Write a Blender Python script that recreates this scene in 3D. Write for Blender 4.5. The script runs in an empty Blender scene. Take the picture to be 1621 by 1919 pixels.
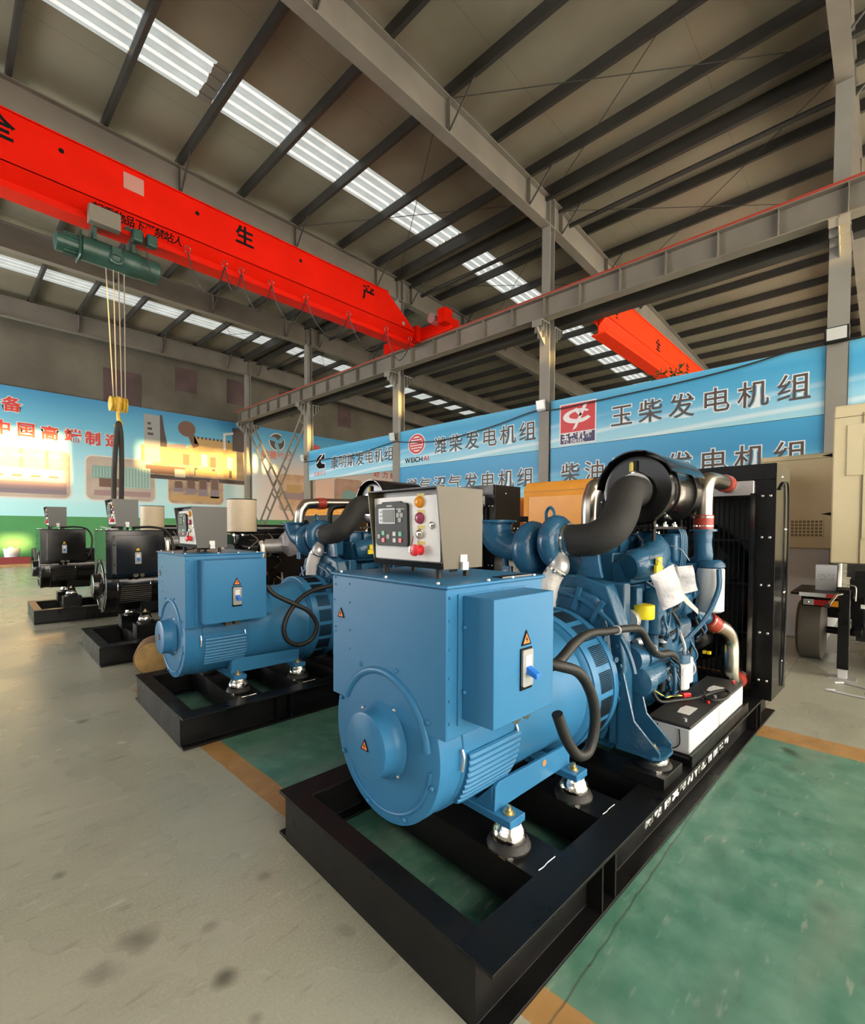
import bpy, bmesh, math, random
from mathutils import Vector, Matrix
random.seed(7)
PI = math.pi
SC = bpy.context.scene
COL = SC.collection

# ------------------------------------------------------------------ camera
FPX, CX, CY = 889.0, 810.5, 1015.0           # focal length and principal point in pixels of the 1621x1919 frame
YAW, PITCH, ROLL = math.radians(43.7), math.radians(-1.625), math.radians(0.21)
def cam_axes():
    cy, sy, cp, sp = math.cos(YAW), math.sin(YAW), math.cos(PITCH), math.sin(PITCH)
    d = Vector((cp*cy, cp*sy, sp)); r = Vector((sy, -cy, 0)); u = r.cross(d)
    c, s = math.cos(ROLL), math.sin(ROLL)
    return d, c*r + s*u, -s*r + c*u
_d, _r, _u = cam_axes()
cam_data = bpy.data.cameras.new('camera')
cam_data.sensor_fit = 'HORIZONTAL'; cam_data.sensor_width = 36.0
cam_data.lens = FPX/1621*36.0
cam_data.shift_x = -(CX-810.5)/1621
cam_data.shift_y = (CY-959.5)/1621
cam_data.clip_start = 0.05; cam_data.clip_end = 300
cam = bpy.data.objects.new('camera', cam_data); COL.objects.link(cam)
M = Matrix((_r, _u, -_d)).transposed().to_4x4(); M.translation = Vector((0, 0, 1.5))
cam.matrix_world = M
SC.camera = cam

# ------------------------------------------------------------------ light
SC.view_settings.view_transform = 'Standard'; SC.view_settings.look = 'None'
SC.view_settings.exposure = 0.0; SC.view_settings.gamma = 1.0
SC.view_settings.use_curve_mapping = False
SC.cycles.use_denoising = True
SC.cycles.max_bounces = 8; SC.cycles.diffuse_bounces = 4; SC.cycles.glossy_bounces = 4
SC.cycles.sample_clamp_indirect = 6.0
world = bpy.data.worlds.new('sky'); SC.world = world; world.use_nodes = True
wn = world.node_tree.nodes['Background']
wn.inputs[0].default_value = (0.62, 0.72, 0.85, 1); wn.inputs[1].default_value = 0.6

def area(name, loc, rot, sx, sy, power, rgb):
    l = bpy.data.lights.new(name, 'AREA'); l.shape = 'RECTANGLE'; l.size = sx; l.size_y = sy
    l.energy = power; l.color = rgb
    o = bpy.data.objects.new(name, l); COL.objects.link(o); o.location = loc; o.rotation_euler = rot
    return o
# daylight through the wide open gateway in the side wall (faces +Y); the front and gable lamps are added fill
area('gateway_daylight', (3.0, -8.7, 2.9), (PI/2, 0, PI), 15, 5.6, 8800, (1.0, 0.965, 0.91))
area('far_gateway_daylight', (21.5, -8.7, 3.0), (PI/2, 0, PI), 17, 5.6, 17000, (1.0, 0.93, 0.83))
area('mural_fill', (-8.6, 18.5, 3.2), (0, -PI/2, 0), 5.8, 13, 2900, (1.0, 0.97, 0.93))  # added fill for the mural and left floor; the front wall is closed
area('front_fill', (-8.6, 3.0, 5.0), (0, -PI/2, 0), 3.0, 14, 220, (0.94, 0.97, 1.0))  # weaker added fill from the front, no window behind it
area('ceiling_fill', (11.0, -8.6, 8.9), (PI/2, 0, PI), 38, 1.7, 11500, (1.0, 0.91, 0.77))  # added fill that brightens the ceiling on the right, no gable window there
# low evening sun through the openings shaped for it in the side wall
sl = bpy.data.lights.new('evening_sun', 'SUN'); sl.energy = 20.0; sl.angle = math.radians(1.0); sl.color = (1.0, 0.62, 0.2)
so = bpy.data.objects.new('evening_sun', sl); COL.objects.link(so)
_sd = Vector((0.1, 1.0, -0.061)).normalized()
so.rotation_euler = (-_sd).to_track_quat('Z', 'Y').to_euler(); so.location = (5, -14, 9)

# ------------------------------------------------------------------ materials
MATS = {}
def mat(name, rgb, rough=0.5, metal=0.0, vary=0.0, vscale=4.0, bump=0.0, bscale=60.0, coat=0.0, emit=0.0, rvary=0.0, spec=None):
    if name in MATS: return MATS[name]
    m = bpy.data.materials.new(name); m.use_nodes = True
    nt = m.node_tree; b = nt.nodes['Principled BSDF']
    b.inputs['Base Color'].default_value = (*rgb, 1); b.inputs['Roughness'].default_value = rough
    b.inputs['Metallic'].default_value = metal
    if spec is not None: b.inputs['Specular IOR Level'].default_value = spec
    if coat: b.inputs['Coat Weight'].default_value = coat; b.inputs['Coat Roughness'].default_value = 0.12
    if emit:
        b.inputs['Emission Color'].default_value = (*rgb, 1); b.inputs['Emission Strength'].default_value = emit
    tc = nt.nodes.new('ShaderNodeTexCoord')
    if vary or rvary:
        n = nt.nodes.new('ShaderNodeTexNoise'); n.inputs['Scale'].default_value = vscale; n.inputs['Detail'].default_value = 5
        nt.links.new(tc.outputs['Object'], n.inputs['Vector'])
        if vary:
            r = nt.nodes.new('ShaderNodeMapRange')
            r.inputs[1].default_value = 0.3; r.inputs[2].default_value = 0.7
            r.inputs[3].default_value = 1-vary; r.inputs[4].default_value = 1+vary
            nt.links.new(n.outputs['Fac'], r.inputs[0])
            mx = nt.nodes.new('ShaderNodeVectorMath'); mx.operation = 'SCALE'; mx.inputs[0].default_value = rgb
            nt.links.new(r.outputs[0], mx.inputs['Scale']); nt.links.new(mx.outputs[0], b.inputs['Base Color'])
        if rvary:
            r2 = nt.nodes.new('ShaderNodeMapRange'); r2.inputs[1].default_value = 0.3; r2.inputs[2].default_value = 0.7
            r2.inputs[3].default_value = max(0.02, rough-rvary); r2.inputs[4].default_value = rough+rvary
            nt.links.new(n.outputs['Fac'], r2.inputs[0]); nt.links.new(r2.outputs[0], b.inputs['Roughness'])
    if bump:
        n2 = nt.nodes.new('ShaderNodeTexNoise'); n2.inputs['Scale'].default_value = bscale; n2.inputs['Detail'].default_value = 3
        nt.links.new(tc.outputs['Object'], n2.inputs['Vector'])
        bp = nt.nodes.new('ShaderNodeBump'); bp.inputs['Strength'].default_value = bump; bp.inputs['Distance'].default_value = 0.01
        nt.links.new(n2.outputs['Fac'], bp.inputs['Height']); nt.links.new(bp.outputs[0], b.inputs['Normal'])
    MATS[name] = m
    return m

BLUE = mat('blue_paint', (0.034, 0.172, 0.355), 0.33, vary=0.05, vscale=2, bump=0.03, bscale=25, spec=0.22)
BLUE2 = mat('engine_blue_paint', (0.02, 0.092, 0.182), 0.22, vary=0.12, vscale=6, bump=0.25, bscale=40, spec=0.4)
BLACK = mat('black_paint', (0.007, 0.007, 0.0075), 0.14, vary=0.2, rvary=0.04, vscale=3, spec=0.5)
BLACKD = mat('black_steel', (0.0062, 0.0062, 0.0066), 0.36, vary=0.3, rvary=0.12, vscale=5, bump=0.05, spec=0.22)
RUBBER = mat('black_rubber', (0.010, 0.010, 0.010), 0.55, bump=0.15, bscale=90)
SLEEVE = mat('black_sleeve', (0.011, 0.011, 0.011), 0.75, bump=0.4, bscale=120)
CHROME = mat('bright_steel', (0.78, 0.76, 0.72), 0.16, 1.0)
FOIL = mat('bright_foil', (0.85, 0.83, 0.8), 0.17, 1.0, bump=0.5, bscale=22)
STAIN = mat('stainless_pipe', (0.55, 0.51, 0.45), 0.27, 1.0, vary=0.08)
GALV = mat('galvanised', (0.55, 0.55, 0.56), 0.4, 0.7, vary=0.1)
SILVER = mat('silver_cloth', (0.62, 0.6, 0.58), 0.5, 0.1, bump=0.5, bscale=35)
WHITE = mat('white_plastic', (0.58, 0.6, 0.64), 0.4, vary=0.02)
PANELW = mat('white_panel', (0.7, 0.69, 0.68), 0.35)
LABELW = mat('white_label', (0.68, 0.68, 0.68), 0.5, vary=0.1, vscale=50)
YELLOW = mat('yellow_plastic', (0.85, 0.68, 0.02), 0.4)
HAZ = mat('orange_hazard', (0.85, 0.22, 0.05), 0.5)
HAZY = mat('yellow_hazard', (0.85, 0.5, 0.03), 0.5)
INK = mat('black_ink', (0.006, 0.006, 0.006), 0.7, spec=0.1)
WINK = mat('white_ink', (0.85, 0.88, 0.87), 0.6)
BSW = mat('blue_switch', (0.02, 0.17, 0.65), 0.35)
GREYP = mat('grey_plastic', (0.32, 0.33, 0.33), 0.45)
DARKP = mat('dark_plastic', (0.014, 0.015, 0.016), 0.45, spec=0.25)
SCREEN = mat('grey_screen', (0.10, 0.115, 0.10), 0.3, spec=0.2)
REDP = mat('red_button', (0.7, 0.03, 0.04), 0.3)
MAROON = mat('maroon_lamp', (0.3, 0.04, 0.09), 0.25)
AMBER = mat('amber_lamp', (0.75, 0.28, 0.01), 0.2)
GREENB = mat('green_button', (0.1, 0.5, 0.3), 0.4)
LABY = mat('yellow_label', (0.62, 0.5, 0.1), 0.45)
REDH = mat('red_silicone', (0.33, 0.035, 0.02), 0.4)
CABG = mat('cabinet_warm_lit_grey', (0.066, 0.053, 0.031), 0.34, vary=0.04)  # dark grey sheet with warm reflected light put into its colour
BOLT = mat('zinc_bolt', (0.75, 0.74, 0.72), 0.25, 0.9)
BRASS = mat('brass_bolt', (0.7, 0.55, 0.3), 0.3, 0.9)
BAG = mat('plastic_bag', (0.38, 0.38, 0.42), 0.3, bump=0.6, bscale=22, coat=0.3)
PAPER = mat('paper', (0.66, 0.62, 0.55), 0.6)
BEIGE = mat('beige_paint', (0.62, 0.545, 0.36), 0.45, vary=0.03, spec=0.3)
BEIGED = mat('beige_shadow_slot', (0.2, 0.16, 0.08), 0.6)
CANB = mat('cream_canister', (0.6, 0.5, 0.36), 0.5, vary=0.04)
ORANGE = mat('orange_paint', (0.72, 0.3, 0.035), 0.42, vary=0.05)
CRED = mat('crane_red', (0.62, 0.008, 0.001), 0.42, vary=0.06, vscale=1.5, spec=0.12)
CORG = mat('crane_orange_red', (0.85, 0.035, 0.005), 0.4, vary=0.05, spec=0.15)
HOISTG = mat('hoist_green', (0.02, 0.065, 0.052), 0.4, vary=0.1)
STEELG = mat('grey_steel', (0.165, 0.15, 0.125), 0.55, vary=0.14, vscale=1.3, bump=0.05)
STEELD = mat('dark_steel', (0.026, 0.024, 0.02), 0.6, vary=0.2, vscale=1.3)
COLUMNG = mat('column_grey', (0.21, 0.205, 0.185), 0.5, vary=0.1, vscale=1.2)
RUST = mat('rust_red_rail', (0.16, 0.035, 0.02), 0.65, vary=0.25)
WOOD = mat('sawn_wood', (0.42, 0.26, 0.1), 0.7, vary=0.25, vscale=9)
TYRE = mat('tyre_rubber', (0.075, 0.066, 0.052), 0.8, vary=0.15)
ROPE = mat('wire_rope', (0.4, 0.36, 0.3), 0.5, 0.4)
SLING = mat('black_sling', (0.03, 0.028, 0.025), 0.75, vary=0.2)
HOOKY = mat('hook_yellow', (0.65, 0.43, 0.05), 0.5, vary=0.25, vscale=12)
LENS = mat('frosted_lens', (0.5, 0.53, 0.52), 0.25, coat=0.5)

# ------------------------------------------------------------------ geometry helpers
def cr(pts, k=8):
    """Catmull-Rom through pts."""
    P = [Vector(p) for p in pts]
    if len(P) < 3: return P
    P = [2*P[0]-P[1]] + P + [2*P[-1]-P[-2]]
    out = []
    for i in range(1, len(P)-2):
        for j in range(k):
            t = j/k; a, b, c, d = P[i-1], P[i], P[i+1], P[i+2]
            out.append(0.5*((2*b)+(c-a)*t+(2*a-5*b+4*c-d)*t*t+(3*b-a-3*c+d)*t**3))
    out.append(P[-2])
    return out

class MB:
    """collects solids; done() links them as one mesh object"""
    def __init__(s, off=(0, 0, 0)):
        s.bm = bmesh.new(); s.off = Vector(off)
    def V(s, p): return s.bm.verts.new(Vector(p)-s.off)
    def quadbox(s, lo, hi):
        """lo, hi: four corner points each, same order; closed hexahedron"""
        a = [s.V(p) for p in lo]; b = [s.V(p) for p in hi]; n = len(a)
        s.bm.faces.new(a[::-1]); s.bm.faces.new(b)
        for i in range(n): s.bm.faces.new((a[i], a[(i+1) % n], b[(i+1) % n], b[i]))
        return s
    def box(s, x0, x1, y0, y1, z0, z1):
        return s.quadbox([(x0, y0, z0), (x1, y0, z0), (x1, y1, z0), (x0, y1, z0)], [(x0, y0, z1), (x1, y0, z1), (x1, y1, z1), (x0, y1, z1)])
    def cbox(s, c, dx, dy, dz): return s.box(c[0]-dx/2, c[0]+dx/2, c[1]-dy/2, c[1]+dy/2, c[2]-dz/2, c[2]+dz/2)
    def prism(s, pts, axis, lo, hi):
        """polygon pts in the plane normal to axis ('x': (y,z), 'y': (x,z), 'z': (x,y)), extruded lo..hi"""
        f = {'x': lambda p, t: (t, p[0], p[1]), 'y': lambda p, t: (p[0], t, p[1]), 'z': lambda p, t: (p[0], p[1], t)}[axis]
        return s.quadbox([f(p, lo) for p in pts], [f(p, hi) for p in pts])
    def ring(s, c, d, r, n, up=None):
        d = Vector(d).normalized()
        if up is None: up = Vector((0, 0, 1)) if abs(d.z) < 0.9 else Vector((1, 0, 0))
        e1 = up.cross(d).normalized(); e2 = d.cross(e1)
        return [Vector(c)+r*(math.cos(2*PI*i/n)*e1+math.sin(2*PI*i/n)*e2) for i in range(n)]
    def lathe(s, p, d, prof, n=28, caps=True):
        """profile of (t, r) along direction d from p"""
        p = Vector(p); d = Vector(d).normalized(); prev = None; first = None
        for t, r in prof:
            vs = [s.V(q) for q in s.ring(p+d*t, d, max(r, 1e-4), n)]
            if prev: 
                for i in range(n): s.bm.faces.new((prev[i], prev[(i+1) % n], vs[(i+1) % n], vs[i]))
            else: first = vs
            prev = vs
        if caps: s.bm.faces.new(first[::-1]); s.bm.faces.new(prev)
        return s
    def cyl(s, p, q, r, r2=None, n=20):
        p, q = Vector(p), Vector(q); return s.lathe(p, q-p, [(0, r), ((q-p).length, r if r2 is None else r2)], n)
    def tube(s, pts, r, n=10, k=8, smooth=True, flat=None):
        """swept tube; r a number or one per control point"""
        P = cr(pts, k) if smooth else [Vector(p) for p in pts]
        if isinstance(r, (list, tuple)):
            m = len(r)-1; R = []
            for i in range(len(P)):
                t = i/(len(P)-1)*m; j = min(int(t), m-1); R.append(r[j]*(1-(t-j))+r[j+1]*(t-j))
        else: R = [r]*len(P)
        prev = None; first = None; nrm = None
        for i, p in enumerate(P):
            d = (P[min(i+1, len(P)-1)]-P[max(i-1, 0)]).normalized()
            if nrm is None: nrm = d.orthogonal().normalized()
            nrm = (nrm-d*nrm.dot(d)).normalized(); b = d.cross(nrm)
            vs = [s.V(p+R[i]*(math.cos(2*PI*j/n)*nrm+math.sin(2*PI*j/n)*b)) for j in range(n)]
            if prev:
                for j in range(n): s.bm.faces.new((prev[j], prev[(j+1) % n], vs[(j+1) % n], vs[j]))
            else: first = vs
            prev = vs
        s.bm.faces.new(first[::-1]); s.bm.faces.new(prev)
        return s
    def sphere(s, c, r, sc=(1, 1, 1), n=16):
        m = Matrix.Translation(Vector(c)-s.off) @ Matrix.Diagonal((*sc, 1))
        bmesh.ops.create_uvsphere(s.bm, u_segments=n, v_segments=max(6, n//2), radius=r, matrix=m); return s
    def torus(s, c, d, R, r, n=28, m=12, a0=0.0, a1=2*PI, taper=None):
        d = Vector(d).normalized(); up = Vector((0, 0, 1)) if abs(d.z) < 0.9 else Vector((1, 0, 0))
        e1 = up.cross(d).normalized(); e2 = d.cross(e1); full = abs(a1-a0-2*PI) < 1e-6
        rings = []
        for i in range(n if full else n+1):
            a = a0+(a1-a0)*i/n; q = math.cos(a)*e1+math.sin(a)*e2; rr = r if taper is None else r*(1+(taper-1)*i/n)
            rings.append([s.V(Vector(c)+q*(R+rr*math.cos(2*PI*j/m))+d*rr*math.sin(2*PI*j/m)) for j in range(m)])
        for i in range(len(rings) if full else len(rings)-1):
            A, B = rings[i], rings[(i+1) % len(rings)]
            for j in range(m): s.bm.faces.new((A[j], A[(j+1) % m], B[(j+1) % m], B[j]))
        if not full: s.bm.faces.new(rings[0]); s.bm.faces.new(rings[-1][::-1])
        return s
    def loft(s, secs, axis=0, n=20, p=4.0):
        """superellipse sections (t, c1, c2, r1, r2) along axis 0=x"""
        prev = None; first = None
        for t, c1, c2, r1, r2 in secs:
            vs = []
            for i in range(n):
                a = 2*PI*i/n; c, q = math.cos(a), math.sin(a)
                u = c1+r1*math.copysign(abs(c)**(2/p), c); v = c2+r2*math.copysign(abs(q)**(2/p), q)
                vs.append(s.V((t, u, v) if axis == 0 else (u, t, v) if axis == 1 else (u, v, t)))
            if prev:
                for i in range(n): s.bm.faces.new((prev[i], prev[(i+1) % n], vs[(i+1) % n], vs[i]))
            else: first = vs
            prev = vs
        s.bm.faces.new(first[::-1]); s.bm.faces.new(prev)
        return s
    def ibeam(s, p, q, w, h, tf=0.02, tw=0.012):
        """horizontal I beam from p to q (both at the beam's top centre)"""
        p, q = Vector(p), Vector(q); d = (q-p).normalized(); sd = Vector((0, 0, 1)).cross(d).normalized(); u = d.cross(sd)
        prof = [(-w/2, 0), (w/2, 0), (w/2, -tf), (tw/2, -tf), (tw/2, -h+tf), (w/2, -h+tf), (w/2, -h), (-w/2, -h), (-w/2, -h+tf), (-tw/2, -h+tf), (-tw/2, -tf), (-w/2, -tf)]
        a = [s.V(p+sd*x+u*z) for x, z in prof]; b = [s.V(q+sd*x+u*z) for x, z in prof]; n = len(prof)
        for i in range(n): s.bm.faces.new((a[i], a[(i+1) % n], b[(i+1) % n], b[i]))
        for vs in (a, b):
            for idx in ((0, 1, 2, 3, 10, 11), (3, 4, 9, 10), (4, 5, 6, 7, 8, 9)): s.bm.faces.new([vs[i] for i in idx])
        return s
    def grid(s, x0, x1, nx, y0, y1, ny, f):
        vs = [[s.V(f(x0+(x1-x0)*i/nx, y0+(y1-y0)*j/ny)) for j in range(ny+1)] for i in range(nx+1)]
        for i in range(nx):
            for j in range(ny): s.bm.faces.new((vs[i][j], vs[i+1][j], vs[i+1][j+1], vs[i][j+1]))
        return s
    def done(s, name, m, parent=None, bevel=0.0, sharp=38, loc=None, segs=2):
        bmesh.ops.recalc_face_normals(s.bm, faces=s.bm.faces[:])
        me = bpy.data.meshes.new(name); s.bm.to_mesh(me); s.bm.free()
        me.materials.append(m)
        for p in me.polygons: p.use_smooth = True
        me.set_sharp_from_angle(angle=math.radians(sharp))
        o = bpy.data.objects.new(name, me); COL.objects.link(o)
        if parent is not None: o.parent = parent
        if loc is not None: o.location = loc
        if bevel:
            b = o.modifiers.new('bevel', 'BEVEL'); b.width = bevel; b.segments = segs; b.limit_method = 'ANGLE'; b.angle_limit = math.radians(40)
            b.harden_normals = False
        return o

def tag(o, label=None, cat=None, group=None, kind=None):
    if label: o['label'] = label
    if cat: o['category'] = cat
    if group: o['group'] = group
    if kind: o['kind'] = kind
    return o
def thing(name, label, cat, loc=(0, 0, 0), rz=0.0, group=None):
    o = bpy.data.objects.new(name, None); COL.objects.link(o); o.empty_display_size = 0.1
    o.location = loc; o.rotation_euler = (0, 0, rz)
    return tag(o, label, cat, group)
def part(name, parent):
    o = bpy.data.objects.new(name, None); COL.objects.link(o); o.parent = parent; return o
def struct(o): o['kind'] = 'structure'; return o

_dg = None
def glyphs(body, bold=0.0, depth=0.0):
    """mesh data of text, 1 unit per full-width character"""
    c = bpy.data.curves.new('lettering', 'FONT'); c.body = body; c.size = 1.0; c.offset = bold; c.extrude = depth
    o = bpy.data.objects.new('lettering', c); COL.objects.link(o)
    dg = bpy.context.evaluated_depsgraph_get(); dg.update()
    me = bpy.data.meshes.new_from_object(o.evaluated_get(dg))
    bpy.data.objects.remove(o); bpy.data.curves.remove(c)
    return me
def letters(name, chars, m, parent, org, xd, yd, size, pitch=None, bold=0.0, depth=0.002, squash=1.0, lift=0.0):
    """characters set one by one along xd from org (lower left of the first), each size wide at the given pitch"""
    xd, yd = Vector(xd).normalized(), Vector(yd).normalized(); nd = xd.cross(yd)
    org = Vector(org)+nd*lift; bm = bmesh.new(); cur = 0.0
    for ch in chars:
        if ch != ' ':
            me = glyphs(ch, bold, depth/size)
            xs = [v.co.x for v in me.vertices]
            full = ord(ch) > 0x2000
            b2 = bmesh.new(); b2.from_mesh(me)
            for v in b2.verts:
                p = org+xd*(cur+v.co.x*size*squash)+yd*((v.co.y+(0.12 if full else 0))*size)+nd*(v.co.z*size)
                v.co = p
            tmp = bpy.data.meshes.new('tmp'); b2.to_mesh(tmp); b2.free(); bm.from_mesh(tmp)
            bpy.data.meshes.remove(tmp)
            adv = pitch if pitch else ((1.0 if full else (max(xs)+0.06))*size*squash)
            bpy.data.meshes.remove(me)
        else: adv = pitch if pitch else 0.35*size
        cur += adv
    me = bpy.data.meshes.new(name); bm.to_mesh(me); bm.free(); me.materials.append(m)
    o = bpy.data.objects.new(name, me); COL.objects.link(o)
    if parent is not None: o.parent = parent
    return o
def flat(pts, org, xd, yd, t=0.003, mb=None, lift=0.0):
    """thin plate from 2-D outline pts on the plane (org, xd, yd)"""
    xd, yd = Vector(xd).normalized(), Vector(yd).normalized(); nd = xd.cross(yd); mb = mb or MB(); org = Vector(org)+nd*lift
    mb.quadbox([org+xd*x+yd*y for x, y in pts], [org+xd*x+yd*y+nd*t for x, y in pts]); return mb
def disc_pts(cx, cy, rx, ry=None, n=28, a0=0, a1=2*PI):
    ry = rx if ry is None else ry
    return [(cx+rx*math.cos(a0+(a1-a0)*i/n), cy+ry*math.sin(a0+(a1-a0)*i/n)) for i in range(n if abs(a1-a0-2*PI) < 1e-6 else n+1)]
def rrect(x0, x1, y0, y1, r, n=5):
    out = []
    for cx, cy, a in ((x1-r, y0+r, -PI/2), (x1-r, y1-r, 0), (x0+r, y1-r, PI/2), (x0+r, y0+r, PI)):
        out += [(cx+r*math.cos(a+PI/2*i/n), cy+r*math.sin(a+PI/2*i/n)) for i in range(n+1)]
    return out

# ------------------------------------------------------------------ node materials for the setting
def nodes(m):
    nt = m.node_tree
    def N(t, **kw):
        n = nt.nodes.new(t)
        for k, v in kw.items():
            if k == 'op': n.operation = v
            elif k.startswith('i'): n.inputs[int(k[1:])].default_value = v
            else: setattr(n, k, v)
        return n
    L = lambda a, b: nt.links.new(a, b)
    return nt, N, L
def newmat(name):
    m = bpy.data.materials.new(name); m.use_nodes = True
    return m, m.node_tree.nodes['Principled BSDF']
def ramp(n, stops):
    e = n.color_ramp.elements
    while len(e) < len(stops): e.new(0.5)
    for el, (p, c) in zip(e, stops): el.position = p; el.color = (*c, 1)

STAINS = [(.48, 1.94, .07, .55), (.36, 1.87, .06, .5), (.64, 1.56, .045, .75), (.68, 1.8, .03, .35), (.65, 1.36, .025, .4), (.34, 2.54, .03, .5), (.95, 1.9, .035, .35), (3.68, .40, .05, .5), (2.4, .15, .05, .35)]
def floor_material():
    m, b = newmat('painted_concrete'); nt, N, L = nodes(m)
    tc = N('ShaderNodeTexCoord'); sep = N('ShaderNodeSeparateXYZ'); L(tc.outputs['Object'], sep.inputs[0])
    n1 = N('ShaderNodeTexNoise'); n1.inputs['Scale'].default_value = 0.9; n1.inputs['Detail'].default_value = 4; n1.inputs['Roughness'].default_value = 0.5
    n2 = N('ShaderNodeTexNoise'); n2.inputs['Scale'].default_value = 7; n2.inputs['Detail'].default_value = 6
    n3 = N('ShaderNodeTexNoise'); n3.inputs['Scale'].default_value = 95; n3.inputs['Detail'].default_value = 3
    n4 = N('ShaderNodeTexNoise'); n4.inputs['Scale'].default_value = 2.3; n4.inputs['Detail'].default_value = 4; n4.inputs['Distortion'].default_value = 0.0
    mp = N('ShaderNodeMapping'); mp.inputs['Scale'].default_value = (0.25, 1.0, 1.0); mp.inputs['Rotation'].default_value = (0, 0, 0.4)
    L(tc.outputs['Object'], mp.inputs['Vector'])
    for n in (n1, n2, n3): L(tc.outputs['Object'], n.inputs['Vector'])
    L(mp.outputs[0], n4.inputs['Vector'])
    def mr(src, a, b2, c, d):
        r = N('ShaderNodeMapRange'); r.inputs[1].default_value = a; r.inputs[2].default_value = b2; r.inputs[3].default_value = c; r.inputs[4].default_value = d; L(src, r.inputs[0]); return r.outputs[0]
    def mix(f, c1, c2, mode='MIX'):
        x = N('ShaderNodeMix', data_type='RGBA', blend_type=mode)
        if isinstance(f, float): x.inputs[0].default_value = f
        else: L(f, x.inputs[0])
        for sock, c in ((x.inputs[6], c1), (x.inputs[7], c2)):
            if isinstance(c, tuple): sock.default_value = (*c, 1)
            else: L(c, sock)
        return x.outputs[2]
    conc = mix(mr(n1.outputs['Fac'], .22, .78, 0, 1), (0.25, 0.262, 0.21), (0.42, 0.44, 0.365))
    conc = mix(mr(n3.outputs['Fac'], .4, .75, 0, .35), conc, (0.52, 0.49, 0.41))
    green = mix(mr(n2.outputs['Fac'], .35, .7, 0, 1), (0.062, 0.19, 0.14), (0.14, 0.30, 0.235))
    green = mix(mr(n4.outputs['Fac'], .50, .72, 0, .65), green, (0.24, 0.30, 0.25))
    orange = mix(mr(n2.outputs['Fac'], .3, .7, 0, 1), (0.36, 0.2, 0.07), (0.46, 0.27, 0.11))
    # wavering paint edges
    wob = N('ShaderNodeMath', op='MULTIPLY_ADD'); L(n2.outputs['Fac'], wob.inputs[0]); wob.inputs[1].default_value = 0.03; L(sep.outputs['X'], wob.inputs[2])
    ym = N('ShaderNodeMath', op='LESS_THAN', i1=5.0); L(sep.outputs['Y'], ym.inputs[0])
    def band(lo, hi):
        a = N('ShaderNodeMath', op='GREATER_THAN', i1=lo); L(wob.outputs[0], a.inputs[0])
        c = N('ShaderNodeMath', op='LESS_THAN', i1=hi); L(wob.outputs[0], c.inputs[0])
        d = N('ShaderNodeMath', op='MULTIPLY'); L(a.outputs[0], d.inputs[0]); L(c.outputs[0], d.inputs[1])
        e = N('ShaderNodeMath', op='MULTIPLY'); L(d.outputs[0], e.inputs[0]); L(ym.outputs[0], e.inputs[1]); return e.outputs[0]
    col = mix(band(1.37, 4.12), conc, green)
    col = mix(band(1.235, 1.37), col, orange)
    col = mix(band(4.12, 4.37), col, orange)
    # dirt: dark scuffs and oil drops, worn pale scratches
    col = mix(mr(n4.outputs['Fac'], .56, .92, 0, .5), col, (0.06, 0.055, 0.048))
    n5 = N('ShaderNodeTexNoise'); n5.inputs['Scale'].default_value = 26; n5.inputs['Detail'].default_value = 7; L(mp.outputs[0], n5.inputs['Vector'])
    col = mix(mr(n5.outputs['Fac'], .62, .78, 0, .4), col, (0.62, 0.60, 0.54)); col = mix(mr(n5.outputs['Fac'], .40, .26, 0, .35), col, (0.09, 0.085, 0.075))
    # a few soft oil stains on the bare concrete in the aisle and on the green paint
    for sx, sy, sr, k in STAINS:
        ds = N('ShaderNodeVectorMath', op='DISTANCE'); L(tc.outputs['Object'], ds.inputs[0]); ds.inputs[1].default_value = (sx, sy, 0)
        dn = N('ShaderNodeMath', op='MULTIPLY_ADD'); L(n2.outputs['Fac'], dn.inputs[0]); dn.inputs[1].default_value = -sr*1.6; L(ds.outputs['Value'], dn.inputs[2])
        col = mix(mr(dn.outputs[0], -sr*.55, sr*.35, k, 0), col, (0.05, 0.048, 0.044))
    sp = N('ShaderNodeTexNoise'); sp.inputs['Scale'].default_value = 3.2; sp.inputs['Detail'].default_value = 1; L(tc.outputs['Object'], sp.inputs['Vector'])
    col = mix(mr(sp.outputs['Fac'], .72, .80, 0, .75), col, (0.03, 0.028, 0.025))
    # the sawn joint that runs along X beside the near skid
    jn = N('ShaderNodeMath', op='MULTIPLY_ADD'); L(n2.outputs['Fac'], jn.inputs[0]); jn.inputs[1].default_value = 0.022; L(sep.outputs['Y'], jn.inputs[2])
    jd = N('ShaderNodeMath', op='SUBTRACT', i1=0.715); L(jn.outputs[0], jd.inputs[0])
    ja = N('ShaderNodeMath', op='ABSOLUTE'); L(jd.outputs[0], ja.inputs[0])
    col = mix(mr(ja.outputs[0], .0015, .006, .6, 0), col, (0.05, 0.045, 0.035))
    L(col, b.inputs['Base Color'])
    rg = N('ShaderNodeMath', op='MULTIPLY_ADD'); L(n1.outputs['Fac'], rg.inputs[0]); rg.inputs[1].default_value = 0.5; rg.inputs[2].default_value = 0.04
    L(rg.outputs[0], b.inputs['Roughness']); b.inputs['Specular IOR Level'].default_value = 0.6
    bp = N('ShaderNodeBump'); bp.inputs['Strength'].default_value = 0.12; bp.inputs['Distance'].default_value = 0.01
    L(n2.outputs['Fac'], bp.inputs['Height']); L(bp.outputs[0], b.inputs['Normal'])
    return m
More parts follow.
